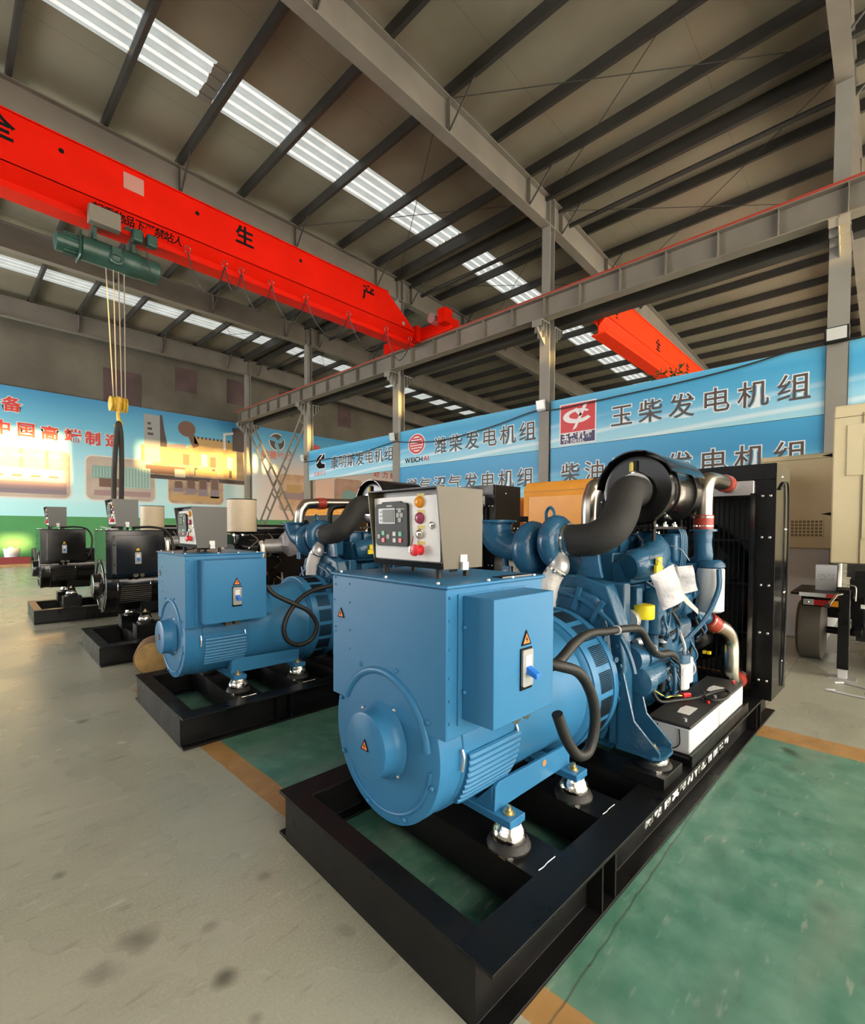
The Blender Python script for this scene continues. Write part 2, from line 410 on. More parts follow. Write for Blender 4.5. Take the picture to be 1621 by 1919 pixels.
def roof_material():
    m, b = newmat('insulated_roof_foil'); nt, N, L = nodes(m)
    tc = N('ShaderNodeTexCoord'); n = N('ShaderNodeTexNoise'); n.inputs['Scale'].default_value = 0.45; n.inputs['Detail'].default_value = 4
    L(tc.outputs['Object'], n.inputs['Vector'])
    r = N('ShaderNodeValToRGB'); ramp(r, [(0.3, (0.155, 0.137, 0.098)), (0.52, (0.19, 0.175, 0.13)), (0.72, (0.205, 0.165, 0.118))]); L(n.outputs['Fac'], r.inputs[0])
    # seams of the lining, one every 1.2 m along Y
    sep = N('ShaderNodeSeparateXYZ'); L(tc.outputs['Object'], sep.inputs[0])
    pm = N('ShaderNodeMath', op='PINGPONG', i1=1.4); L(sep.outputs['Y'], pm.inputs[0])
    lt = N('ShaderNodeMath', op='LESS_THAN', i1=0.012); L(pm.outputs[0], lt.inputs[0])
    x = N('ShaderNodeMix', data_type='RGBA'); sc = N('ShaderNodeMath', op='MULTIPLY', i1=0.35); L(lt.outputs[0], sc.inputs[0]); L(sc.outputs[0], x.inputs[0])
    L(r.outputs[0], x.inputs[6]); x.inputs[7].default_value = (0.08, 0.07, 0.05, 1)
    L(x.outputs[2], b.inputs['Base Color']); b.inputs['Roughness'].default_value = 0.55
    return m
def skylight_material():
    m, b = newmat('translucent_skylight'); nt, N, L = nodes(m)
    tc = N('ShaderNodeTexCoord'); sep = N('ShaderNodeSeparateXYZ'); L(tc.outputs['Object'], sep.inputs[0])
    md = N('ShaderNodeMath', op='PINGPONG', i1=0.14); L(sep.outputs['Y'], md.inputs[0])
    r = N('ShaderNodeValToRGB'); ramp(r, [(0.0, (1.0, 0.98, 0.90)), (0.16, (0.98, 0.97, 0.90)), (0.24, (0.47, 0.50, 0.475)), (1.0, (0.52, 0.56, 0.53))])
    dv = N('ShaderNodeMath', op='DIVIDE', i1=0.14); L(md.outputs[0], dv.inputs[0]); L(dv.outputs[0], r.inputs[0])
    n = N('ShaderNodeTexNoise'); n.inputs['Scale'].default_value = 2.5; n.inputs['Detail'].default_value = 5; L(tc.outputs['Object'], n.inputs['Vector'])
    mr = N('ShaderNodeMapRange'); mr.inputs[1].default_value = .35; mr.inputs[2].default_value = .7; mr.inputs[3].default_value = 0.82; mr.inputs[4].default_value = 1.05; L(n.outputs['Fac'], mr.inputs[0])
    # the scorched brown end of one sheet, at x = 4.1
    dx = N('ShaderNodeMath', op='SUBTRACT', i1=4.12); L(sep.outputs['X'], dx.inputs[0]); ab = N('ShaderNodeMath', op='ABSOLUTE'); L(dx.outputs[0], ab.inputs[0])
    ad = N('ShaderNodeMath', op='MULTIPLY_ADD'); L(n.outputs['Fac'], ad.inputs[0]); ad.inputs[1].default_value = -0.22; L(ab.outputs[0], ad.inputs[2])
    lt = N('ShaderNodeMath', op='LESS_THAN', i1=0.04); L(ad.outputs[0], lt.inputs[0])
    ny = N('ShaderNodeMath', op='LESS_THAN', i1=15.0); L(sep.outputs['Y'], ny.inputs[0]); an = N('ShaderNodeMath', op='MULTIPLY'); L(lt.outputs[0], an.inputs[0]); L(ny.outputs[0], an.inputs[1])
    x = N('ShaderNodeMix', data_type='RGBA'); L(an.outputs[0], x.inputs[0]); L(r.outputs[0], x.inputs[6]); x.inputs[7].default_value = (0.03, 0.018, 0.006, 1)
    L(x.outputs[2], b.inputs['Emission Color']); L(mr.outputs[0], b.inputs['Emission Strength'])
    b.inputs['Base Color'].default_value = (0.12, 0.12, 0.115, 1); b.inputs['Roughness'].default_value = 0.5
    return m
def print_material(name, stops, swoosh=0.0, axis=2, warm_light=None, rough=0.45, nscale=2.2):
    """a printed sheet: colours along the height of the sheet, with pale sweeping bands"""
    m, b = newmat(name); nt, N, L = nodes(m)
    tc = N('ShaderNodeTexCoord'); sep = N('ShaderNodeSeparateXYZ'); L(tc.outputs['Generated'], sep.inputs[0])
    n = N('ShaderNodeTexNoise'); n.inputs['Scale'].default_value = nscale; n.inputs['Detail'].default_value = 2; L(tc.outputs['Generated'], n.inputs['Vector'])
    a = N('ShaderNodeMath', op='MULTIPLY_ADD'); L(n.outputs['Fac'], a.inputs[0]); a.inputs[1].default_value = 0.22; L(sep.outputs[axis], a.inputs[2])
    s = N('ShaderNodeMath', op='SUBTRACT', i1=0.11); L(a.outputs[0], s.inputs[0])
    r = N('ShaderNodeValToRGB'); ramp(r, stops); L(s.outputs[0], r.inputs[0]); out = r.outputs[0]
    if swoosh:
        w = N('ShaderNodeTexWave', wave_type='BANDS', bands_direction='Z'); w.inputs['Scale'].default_value = 1.1; w.inputs['Distortion'].default_value = 2.6; w.inputs['Detail'].default_value = 1.5; w.inputs['Detail Scale'].default_value = 0.7
        mp = N('ShaderNodeMapping'); mp.inputs['Rotation'].default_value = (0.25, 0, 0); L(tc.outputs['Generated'], mp.inputs['Vector']); L(mp.outputs[0], w.inputs['Vector'])
        mr = N('ShaderNodeMapRange'); mr.inputs[1].default_value = .72; mr.inputs[2].default_value = 1; mr.inputs[3].default_value = 0; mr.inputs[4].default_value = swoosh; L(w.outputs['Fac'], mr.inputs[0])
        inv = N('ShaderNodeMapRange'); inv.inputs[1].default_value = 0.2; inv.inputs[2].default_value = 0.6; inv.inputs[3].default_value = 1; inv.inputs[4].default_value = 0; L(sep.outputs[axis], inv.inputs[0])
        mu = N('ShaderNodeMath', op='MULTIPLY'); L(mr.outputs[0], mu.inputs[0]); L(inv.outputs[0], mu.inputs[1])
        x = N('ShaderNodeMix', data_type='RGBA'); L(mu.outputs[0], x.inputs[0]); L(out, x.inputs[6]); x.inputs[7].default_value = (0.75, 0.85, 0.9, 1); out = x.outputs[2]
    if warm_light:  # warm light painted over the lower part of the sheet along X
        col, lo, hi = warm_light
        mw = N('ShaderNodeMapRange'); mw.inputs[1].default_value = lo; mw.inputs[2].default_value = hi; L(sep.outputs['X'], mw.inputs[0])
        tp = N('ShaderNodeMapRange'); tp.inputs[1].default_value = 0.45; tp.inputs[2].default_value = 0.85; tp.inputs[3].default_value = 1; tp.inputs[4].default_value = 0; L(sep.outputs['Z'], tp.inputs[0])
        mm = N('ShaderNodeMath', op='MULTIPLY'); L(mw.outputs[0], mm.inputs[0]); L(tp.outputs[0], mm.inputs[1])
        x = N('ShaderNodeMix', data_type='RGBA'); L(mm.outputs[0], x.inputs[0]); L(out, x.inputs[6]); x.inputs[7].default_value = (*col, 1); out = x.outputs[2]
    L(out, b.inputs['Base Color']); b.inputs['Roughness'].default_value = rough
    return m
def photo_material(name, stops, scale=5.0, stretch=(1, 1, 2.2)):
    """a printed photograph: blotches of its own colours"""
    m, b = newmat(name); nt, N, L = nodes(m)
    tc = N('ShaderNodeTexCoord'); mp = N('ShaderNodeMapping'); mp.inputs['Scale'].default_value = stretch; L(tc.outputs['Generated'], mp.inputs['Vector'])
    n = N('ShaderNodeTexNoise'); n.inputs['Scale'].default_value = scale; n.inputs['Detail'].default_value = 4; L(mp.outputs[0], n.inputs['Vector'])
    r = N('ShaderNodeValToRGB'); ramp(r, stops); L(n.outputs['Fac'], r.inputs[0]); L(r.outputs[0], b.inputs['Base Color']); b.inputs['Roughness'].default_value = 0.45
    return m
CONCW = mat('grey_render_wall', (0.12, 0.108, 0.084), 0.85, vary=0.22, vscale=0.7, bump=0.1, bscale=6)
GREENW = mat('green_board', (0.06, 0.29, 0.09), 0.5, vary=0.06, vscale=0.8)
INNERW = mat('pale_inner_wall', (0.24, 0.225, 0.2), 0.8, vary=0.06)
BOARDED = mat('boarded_opening', (0.075, 0.045, 0.045), 0.6, vary=0.25, vscale=1.5)

# ------------------------------------------------------------------ the hall: floor, roof, walls
X0, X1, Y0, Y1 = -9.0, 32.0, -9.0, 26.2
ZR = lambda x: 10.6 if x < 12 else 10.6-0.05*(x-12)
struct(MB().box(X0-.2, X1+.2, Y0-.2, Y1+.2, -0.25, 0.0).done('floor', floor_material()))
STRIPS = [(9.65, 10.75), (21.6, 22.65)]
cl = MB()
for ya, yb in ((Y0-.2, 9.65), (10.75, 21.6), (22.65, Y1+.2)):
    cl.quadbox([(X0-.2, ya, 10.6), (12, ya, 10.6), (12, yb, 10.6), (X0-.2, yb, 10.6)], [(X0-.2, ya, 10.72), (12, ya, 10.72), (12, yb, 10.72), (X0-.2, yb, 10.72)])
    cl.quadbox([(12, ya, 10.6), (X1+.2, ya, ZR(X1)), (X1+.2, yb, ZR(X1)), (12, yb, 10.6)], [(12, ya, 10.72), (X1+.2, ya, ZR(X1)+.12), (X1+.2, yb, ZR(X1)+.12), (12, yb, 10.72)])
for ya, yb in STRIPS: cl.quadbox([(11.35, ya, 10.6), (12.25, ya, 10.59), (12.25, yb, 10.59), (11.35, yb, 10.6)], [(11.35, ya, 10.72), (12.25, ya, 10.71), (12.25, yb, 10.71), (11.35, yb, 10.72)])
struct(cl.done('ceiling', roof_material()))
PUR = [-8.3, -6.75, -5.2, -3.65, -2.1, -0.45, 1.15, 2.75, 4.3, 5.85, 7.45, 9.05, 10.5, 11.45, 12.15, 13.6, 15.1, 16.6, 18.1, 19.6, 21.1, 22.6, 24.1, 25.6, 27.1, 28.6, 30.1, 31.4]
SKY = skylight_material()
nwin = 0
for ya, yb in STRIPS:
    for xa, xb in zip(PUR[3:-1], PUR[4:]):
        if xb-xa < 0.8: continue
        xa2, xb2 = xa+.05, xb-.05
        b = MB(); prof = []; n = 4; w = (yb-ya)/n
        for i in range(n):
            y = ya+i*w
            prof += [(y, 0.0), (y+w*.30, 0.0), (y+w*.36, .035), (y+w*.52, .035), (y+w*.58, 0.0)]
        prof.append((yb, 0.0))
        b.quadbox([(xa2, y, ZR(xa2)+.0+z) for y, z in prof]+[(xa2, yb, ZR(xa2)+.08), (xa2, ya, ZR(xa2)+.08)],
                  [(xb2, y, ZR(xb2)+.0+z) for y, z in prof]+[(xb2, yb, ZR(xb2)+.08), (xb2, ya, ZR(xb2)+.08)])
        nwin += 1
        struct(b.done('window_%d' % nwin, SKY))
for x in PUR:
    z = ZR(x); heavy = x in (11.45, 12.15)
    w, h = (0.11, 0.34) if heavy else (0.085, 0.25)
    struct(MB().prism([(x-w/2, z-h), (x+w/2, z-h), (x+w/2, z), (x-w/2, z)], 'y', Y0, Y1).done('roof_purlin', STEELD))
struct(MB().cyl((12.75, Y0, 10.2), (12.75, Y1, 10.2), 0.06, n=12).done('roof_tie_tube', STEELD))
YC = [0.72, 6.78, 12.8, 18.8, 24.75]
RAFT = [-5.3]+YC
for y in RAFT:
    r = MB(); r.ibeam((X0, y, 10.36), (12, y, 10.36), .26, .76, .025, .014); r.ibeam((12, y, 10.36), (X1, y, ZR(X1)-.24), .26, .76, .025, .014)
    ro = struct(r.done('roof_rafter', STEELG))
    for i, x in enumerate(PUR):
        if x < 2 or x > 20 or i % 2 or y < 0: continue
        MB().cyl((x, y-.05, 9.62), (x, y-.75, 10.36), .022, n=6).done('flange_brace', STEELD, ro)
        MB().box(x-.008, x+.008, y-.12, y+.12, 9.63, 10.33).done('web_stiffener', STEELG, ro)
for ya, yb in ((0.72, 6.78), (6.78, 12.8), (18.8, 24.75)):
    for xa, xb in ((7.45, 11.4), (12.2, 16.6)):
        for p, q in (((xa, ya+.2), (xb, yb-.2)), ((xa, yb-.2), (xb, ya+.2))):
            struct(MB().cyl((p[0], p[1], 10.28), (q[0], q[1], ZR(q[0])-.32), .009, n=6).done('roof_tie_rod', STEELD))
# side wall behind the picture's right edge: unseen, its openings shaped so the evening sun patches land in place
def wall_with_holes(name, axis, at, thick, lo, hi, z1, holes, m):
    xs = sorted({lo, hi, *[h[0] for h in holes], *[h[1] for h in holes]}); zs = sorted({0, z1, *[h[2] for h in holes], *[h[3] for h in holes]})
    b = MB()
    for a, c in zip(xs, xs[1:]):
        for d, e in zip(zs, zs[1:]):
            if any(h[0] <= (a+c)/2 <= h[1] and h[2] <= (d+e)/2 <= h[3] for h in holes): continue
            if axis == 'y': b.box(a, c, at, at+thick, d, e)
            else: b.box(at, at+thick, a, c, d, e)
    return struct(b.done(name, m))
wall_with_holes('wall_right', 'y', Y0-.2, .2, X0, X1, 10.6, [(-4.6, .5, 5.6, 7.6), (3.3, 8.75, 6.55, 7.68), (8.75, 11.0, 6.95, 7.68), (-1.75, -.85, 2.75, 3.2)], INNERW)
wall_with_holes('wall_front', 'x', X0-.2, .2, Y0, Y1, 10.6, [], INNERW)
struct(MB().box(X1, X1+.2, Y0, Y1, 0, 9.6).done('wall_back', CONCW))
struct(MB().box(X0, X1, Y1, Y1+.25, 0, 10.6).done('wall_left', CONCW))
for i, (xa, xb, za, zb) in enumerate([(5.44, 6.95, 7.2, 8.85), (8.5, 9.5, 8.46, 9.62), (11.1, 12.1, 8.3, 9.6), (14.2, 15.2, 8.2, 9.6), (18.4, 19.4, 8.2, 9.5)]):
    struct(MB().box(xa, xb, Y1-.03, Y1+.05, za, zb).done('window_%d' % (60+i), BOARDED))
struct(MB().box(X0, X1, Y1-.05, Y1, 0.0, 1.95).done('trim_1', GREENW))

# columns, one row between the two bays, each with a double bracket for the two crane runways
XC = 11.6
for i, y in enumerate(YC+[-5.3]):
    b = MB()
    for dx in (-.15, .135): b.box(XC+dx, XC+dx+.015, y-.15, y+.15, 0, 7.0)
    b.box(XC-.135, XC+.135, y-.006, y+.006, 0, 7.0)
    b.box(XC-.2, XC+.2, y-.2, y+.2, 0, 0.02)
    co = struct(b.done('steel_column', COLUMNG))
    b = MB()
    for dx in (-.125, .11): b.box(XC+dx, XC+dx+.015, y-.12, y+.12, 7.0, 10.36)
    b.box(XC-.11, XC+.11, y-.006, y+.006, 7.0, 10.36)
    b.done('upper_shaft', COLUMNG, co)
    for sgn in (-1, 1):
        k = MB(); x0 = XC+sgn*.15
        k.prism([(x0, 6.45), (x0+sgn*.42, 6.8), (x0+sgn*.42, 7.0), (x0, 7.0)], 'y', y-.008, y+.008)
        k.box(min(x0, x0+sgn*.42), max(x0, x0+sgn*.42), y-.15, y+.15, 6.98, 7.0)
        for f in (.14, .28, .41): k.box(x0+sgn*f-.006, x0+sgn*f+.006, y-.14, y+.14, 6.5+f*.8, 6.98)
        k.done('bracket', COLUMNG, co)
# crossed laced braces between the two farthest columns
for k, (pa, pb) in enumerate((((XC, 24.6, 7.0), (XC, 18.95, 0.3)), ((XC, 18.95, 7.0), (XC, 24.6, 0.3)))):
    pa, pb = Vector(pa), Vector(pb); d = (pb-pa).normalized(); sd = d.cross(Vector((1, 0, 0))).normalized(); x = 0.0 if k == 0 else .12
    b = MB(); off = Vector((x, 0, 0))
    for s in (-.26, .26): b.cyl(pa+sd*s+off, pb+sd*s+off, .05, n=6)
    ln = (pb-pa).length
    for j in range(1, int(ln/.85)): q = pa+d*j*.85+off; b.cyl(q-sd*.26, q+sd*.26, .035, n=6)
    tag(b.done('column_brace', STEELG), ['rust brown ladder-like brace rising towards the far end wall', 'rust brown ladder-like brace rising towards the banner with the dark letter emblem'][1-k], 'brace')
# crane runways
for i, x in enumerate((11.2, 12.02)):
    root = thing('crane_runway_beam', ['grey steel crane runway beam with red rail on the brackets of the column row', 'dark far runway beam behind the red railed runway, over the banners'][i], 'beam', (x, 8, 7.0))
    off = (x, 8, 7.0)
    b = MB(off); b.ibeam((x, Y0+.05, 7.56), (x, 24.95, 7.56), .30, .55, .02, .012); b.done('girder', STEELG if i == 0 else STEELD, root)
    MB(off).box(x-.035, x+.035, Y0+.05, 24.95, 7.56, 7.605).done('rail', RUST, root)
    if i == 0:
        MB(off).box(x-.15, x-.11, Y0+.05, 24.95, 7.56, 7.61).done('conductor_bar', mat('red_conductor', (.3, .035, .02), .55), root)
        y = Y0+.6
        while y < 24.9:
            MB(off).box(x-.145, x-.006, y-.006, y+.006, 7.03, 7.54).done('stiffener', STEELG, root); y += 1.0

# ------------------------------------------------------------------ overhead cranes
def crane(name, label, y, z0, z1, xa, xb, m, chars, near_end, taper, x_text):
    root = thing(name, label, 'crane', (xb if near_end else xa, y, z0)); off = root.location
    w = .42; yc = y+w/2
    zf = z0+.03; zm = z0+.48
    # box girder above an I-shaped lower part the hoist runs on
    xe = xb-1.15 if near_end else xb
    b = MB(off)
    prof = [(xa, z1), (xe, z1), (xb, zm+.02), (xb, zm-.04), (xa, zm-.04)] if near_end else [(xa+1.0, z1), (xb, z1), (xb, zm-.04), (xa, zm-.04), (xa, zm+.02)]
    b.prism(prof, 'y', y, y+w); b.done('box_girder', m, root)
    b = MB(off); b.box(xa, xb, yc-.012, yc+.012, zf, zm); 
    b.prism([(y+.0, zm-.04), (y+.0, zm-.02), (y+w, zm-.02), (y+w, zm-.04), (yc+.02, zf+.2), (yc-.02, zf+.2)], 'x', xa, xb)
    b.done('lower_web', m, root)
    b = MB(off); b.box(xa, xb, yc-.2, yc+.2, z0, zf); b.box(xa, xb, yc-.2, yc-.185, zf, zf+.05); b.done('bottom_flange', m, root)
    MB(off).box(xa, xe, y-.04, y+w+.04, z1, z1+.02).done('top_flange', m, root)
    return root, off, yc
cr1, off1, yc1 = crane('overhead_crane', 'red overhead travelling crane girder with black warning characters above the generators', 11.2, 7.4, 8.72, -8.4, 10.85, CRED, '', True, True, 0)
for ch, x in (('安', -3.2), ('全', .62), ('生', 4.98), ('产', 8.72)):
    letters('lettering', ch, INK, cr1, Vector((x, 11.2, 8.2))-off1, (1, 0, 0), (0, 0, 1), .46, bold=.03, lift=.002)
letters('small_lettering', '起重物品下严禁站人', INK, cr1, Vector((2.2, 11.36, 7.665))-off1, (1, 0, 0), (0, -.19, .21), .2, pitch=.182, bold=.016, lift=.004)
MB(off1).box(2.72, 3.08, 11.19, 11.2, 8.30, 8.62).done('rating_plate', mat('faded_plate', (.42, .2, .17), .5), cr1)
for x in (1.73, 4.13, 6.7): MB(off1).cyl((x, 11.192, 8.46), (x, 11.2, 8.46), .045, n=10).done('lifting_hole', INK, cr1)
MB(off1).cyl((10.35, 11.19, 7.98), (10.35, 11.2, 7.98), .06, n=12).done('end_plug', GALV, cr1)
# end truck that rolls on the runway rail
b = MB(off1); b.prism([(9.75, 7.62), (12.95, 7.62), (12.95, 7.95), (12.5, 8.0), (10.2, 8.0), (9.75, 7.95)], 'x', 11.02, 11.38); b.done('end_truck', CRED, cr1, bevel=.015)
MB(off1).box(10.85, 11.05, 11.1, 11.75, 7.55, 8.05).done('end_plate', CRED, cr1)
for y in (10.15, 12.55): MB(off1).cyl((11.1, y, 7.72), (11.3, y, 7.72), .13, n=20).done('wheel', STEELD, cr1)
MB(off1).cyl((10.72, 10.35, 8.02), (11.02, 10.35, 8.02), .15, n=20).done('travel_motor', GALV, cr1)
MB(off1).box(10.7, 11.05, 9.75, 10.05, 7.75, 8.18).done('motor_cover', CRED, cr1)
# festooned power cable under the girder
fx = [3.9, 4.71, 5.1, 5.86, 6.83, 8.2, 9.6, 10.6]
for x in fx:
    MB(off1).torus((x, 11.15, 7.56), (0, 1, 0), .07, .012, n=12, m=6).done('cable_hanger', CHROME, cr1)
for a, c in zip(fx, fx[1:]):
    sag = .75 if c-a > .5 else .5
    MB(off1).tube([(a, 11.15, 7.5), (a+(c-a)*.2, 11.15, 7.5-sag*.65), ((a+c)/2, 11.15, 7.5-sag), (a+(c-a)*.8, 11.15, 7.5-sag*.65), (c, 11.15, 7.5)], .014, n=6).done('festoon_cable', RUBBER, cr1)
cr2, off2, yc2 = crane('overhead_crane', 'orange red crane girder of the next bay above the banner with the square red emblem', 5.5, 6.72, 7.88, 12.4, 23.5, CORG, '', False, False, 0)
for ch, x in (('安', 12.85), ('全', 16.15), ('生', 19.3)):
    letters('lettering', ch, INK, cr2, Vector((x, 5.5, 7.28))-off2, (1, 0, 0), (0, 0, 1), .42, bold=.03, lift=.002)

MB(off2).box(11.87, 12.17, 4.3, 7.2, 7.61, 7.88).done('end_truck', CORG, cr2, bevel=.015); MB(off2).box(12.1, 12.45, 5.5, 5.92, 7.2, 7.8).done('end_plate', CORG, cr2)
# electric hoist hanging from the first crane
H = Vector((2.55, yc1, 7.4)); ho = thing('electric_hoist', 'dark green electric wire rope hoist hanging under the red crane girder', 'hoist', H)
y = yc1; zc = 6.92
MB(H).lathe((2.02, y, zc), (1, 0, 0), [(0, .2), (.02, .23), (.7, .23), (.72, .245), (1.0, .245), (1.02, .23), (1.35, .23), (1.37, .2)], 28).done('drum', HOISTG, ho)
MB(H).lathe((1.62, y, zc-.02), (1, 0, 0), [(0, .08), (.03, .18), (.4, .18)], 24).done('motor', HOISTG, ho)
for i in range(12):
    a = 2*PI*i/12; MB(H).cbox((1.88, y+.19*math.cos(a), zc-.02+.19*math.sin(a)), .24, .02, .02).done('motor_fin', HOISTG, ho)
MB(H).box(1.98, 2.02, y-.24, y+.24, zc-.24, zc+.24).done('end_flange', HOISTG, ho, bevel=.02)
for x in (2.2, 2.85): MB(H).box(x, x+.06, y-.22, y+.22, zc+.15, 7.5).done('suspension_plate', HOISTG, ho)
for x in (2.3, 2.8):
    for s in (-1, 1): MB(H).cyl((x, y+s*.08, 7.51), (x, y+s*.19, 7.51), .075, n=16).done('trolley_wheel', STEELD, ho)
MB(H).box(2.1, 2.62, y-.42, y-.24, 7.3, 7.62).done('control_box', mat('hoist_box_grey', (.17, .155, .125), .5), ho, bevel=.01)
for x in (2.82, 3.08): MB(H).box(x, x+.2, y-.4, y-.24, 7.25, 7.5).done('brake_cover', HOISTG, ho, bevel=.04)
b = MB(H); b.torus((2.58, y-.23, zc-.08), (0, 1, 0), .1, .03, n=20, m=8); b.box(2.5, 2.66, y-.26, y-.2, zc-.03, zc+.12); b.done('rope_guide', HOISTG, ho)
MB(H).tube([(3.0, y-.3, 7.6), (3.05, y-.4, 7.2), (3.15, y-.3, 6.8), (3.3, y-.2, 6.65)], .012, n=6).done('cable', RUBBER, ho)
RB = 4.12
for dx, dx2 in ((-.16, -.06), (-.03, -.02), (.06, .05), (.16, .1)):
    MB(H).cyl((2.6+dx, y, zc-.15), (2.62+dx2*1.3, y, RB), .011, n=6).done('wire_rope', ROPE, ho)
hb = part('hook_block', ho)
for s in (-.11, .11): MB(H).lathe((2.62+s-.045, y, 4.0), (1, 0, 0), [(0, .1), (.01, .15), (.03, .15), (.045, .12), (.06, .15), (.08, .15), (.09, .1)], 24).done('sheave', HOOKY, hb)
MB(H).lathe((2.62, y, 4.16), (0, 0, -1), [(0, .04), (.04, .075), (.2, .075), (.3, .05)], 16).done('swivel', HOOKY, hb)
MB(H).tube([(2.62, y, 3.9), (2.62, y, 3.72), (2.66, y, 3.62), (2.62, y, 3.53), (2.54, y, 3.58)], [.035, .035, .04, .035, .015], n=10).done('hook', HOOKY, hb)
b = MB()
for dx, xe in ((-.02, -.09), (.02, .05)):
    pts = [(2.62+dx*.5, y, 3.60), (2.62+dx*2, y, 3.4), (2.62+xe*.8, y, 2.6), (2.62+xe, y, 1.35), (2.62+xe*.6, y, 1.2), (2.62+xe, y, 1.3)]
    P = cr(pts, 6)
b = MB(); b.tube([(2.60, y-.03, 3.58), (2.57, y-.03, 3.3), (2.52, y-.02, 2.4), (2.52, y, 1.42), (2.57, y, 1.3), (2.62, y, 1.42), (2.66, y, 2.4), (2.66, y-.02, 3.3), (2.63, y-.03, 3.58), (2.615, y-.03, 3.62), (2.60, y-.03, 3.58)], .048, n=8)
tag(b.done('lifting_sling', SLING), 'long black webbing sling hanging in a loop from the crane hook', 'sling')

# ------------------------------------------------------------------ mural on the far end wall (faces -Y)
YM = Y1-.1
mu = thing('wall_mural', 'long printed mural of sky and machine photos on the far end wall', 'mural', (8, YM, 1.95))
off = Vector((8, YM, 1.95))
sky = print_material('mural_sky', [(0.0, (.42, .80, .84)), (.25, (.50, .82, .84)), (.5, (.36, .70, .80)), (.78, (.13, .44, .62)), (1.0, (.045, .26, .48))], swoosh=.3, warm_light=((.85, .55, .42), .44, .60), nscale=1.3)  # peach on the right is dim sunlight painted into the print
MB(off).box(-2.0, 26.0, YM, YM+.06, 1.95, 7.27).done('backing_sheet', sky, mu)
P1 = photo_material('workshop_photo', [(.3, (.36, .26, .22)), (.5, (.46, .36, .29)), (.7, (.52, .43, .33))], 2.5, (1, 1, 1))
P2 = photo_material('containers_photo', [(.3, (.32, .34, .28)), (.5, (.45, .36, .30)), (.7, (.50, .45, .36))], 3.0, (1, 1, 1))
P3 = photo_material('engines_photo', [(.3, (.24, .16, .14)), (.5, (.42, .28, .17)), (.7, (.52, .37, .22))], 4.5, (1, 1, 1))
P4 = photo_material('hall_photo', [(.3, (.5, .28, .16)), (.5, (.58, .35, .2)), (.7, (.64, .42, .27))], 3.5, (1, 1, 1))
P5 = photo_material('machine_photo', [(.3, (.38, .2, .14)), (.5, (.46, .27, .2)), (.7, (.5, .33, .25))], 3.0, (1, 1, 1))
RIM = mat('pale_print', (.68, .66, .6), .5)
XD, ZD = Vector((1, 0, 0)), Vector((0, 0, 1)); O = Vector((0, YM, 0))-off
def mural_plate(pts, m, name, lift, par=None): return flat(pts, O, XD, ZD, .002, lift=lift).done(name, m, par or mu)
for xa, xb, za, zb, m in ((-.6, 4.13, 2.75, 4.8, P1), (4.72, 7.48, 2.75, 4.72, P2), (8.1, 10.82, 2.72, 4.74, P3), (14.1, 16.6, 2.5, 4.72, P4), (18.0, 20.3, 2.5, 4.75, P5)):
    f = mural_plate(rrect(xa-.06, xb+.06, za-.06, zb+.06, .3), RIM, 'photo_frame', .002)
    mural_plate(rrect(xa, xb, za, zb, .26), m, 'photo', .005, f)
# contents of the insets: a container stack and green machine, a hall
CG = mat('print_teal', (.2, .36, .32), .5); CB = mat('print_brown', (.16, .085, .055), .5); CO = mat('print_ochre', (.5, .31, .12), .5); CDK = mat('print_dark', (.07, .05, .045), .5); CGR = mat('print_grey', (.3, .31, .3), .5)
r_ = random.Random(21)
def patch(xa, xb, za, zb, m, lift=.008, name='photo_detail', sl=0.0): return mural_plate([(xa, za), (xb, za+sl), (xb, zb+sl), (xa, zb)], m, name, lift)
CT = mat('print_pale_teal', (.36, .5, .45), .5); CM = mat('print_mauve', (.33, .22, .22), .5); CC = mat('print_cream', (.66, .58, .42), .5); CV = mat('print_violet', (.24, .19, .22), .5)
# yard with container stacks
patch(4.95, 5.75, 3.75, 4.30, CG); patch(5.2, 6.1, 3.35, 3.75, CB, .01); patch(6.05, 7.3, 3.35, 4.35, CT, .009); patch(5.0, 7.3, 2.95, 3.2, CM, .009)
for k in range(9): patch(6.12+.13*k, 6.17+.13*k, 3.4, 4.3, CG, .012)
for k in range(6): patch(5.0+.12*k, 5.04+.12*k, 3.8, 4.26, CT, .012)
# long hall with white machines under roof lights
patch(-.4, 3.95, 3.42, 3.95, CC); patch(-.5, 4.0, 3.1, 3.42, CM, .009); patch(-.5, 4.0, 2.9, 3.1, CV, .009)
for k in range(7): patch(-.2+.6*k, .12+.6*k, 3.6, 3.68, CB, .012); patch(-.3+.62*k, .1+.62*k, 4.3+.03*k, 4.42+.03*k, CC, .01)
for k in range(5): patch(-.1+.85*k, .0+.85*k, 4.0, 4.75, CO, .009)
# row of engines
for k in range(4): patch(8.35+.6*k, 8.8+.6*k, 3.3-.08*k, 3.75+.1*k, CV, .009); patch(8.4+.6*k, 8.75+.6*k, 3.5, 3.85+.08*k, CB, .011)
patch(8.4, 8.9, 4.05, 4.45, CC, .009); patch(9.4, 10.5, 4.2, 4.5, CO, .009); patch(8.2, 10.7, 2.85, 3.15, CO, .009)
patch(14.4, 16.3, 3.2, 3.7, CM, .009); patch(14.6, 15.6, 3.6, 4.1, CO, .01)
mural_plate([(18.5, 3.0), (19.9, 3.0), (19.9, 3.75), (19.4, 4.0), (19.0, 4.05), (18.6, 3.7)], CG, 'photo_detail', .008)
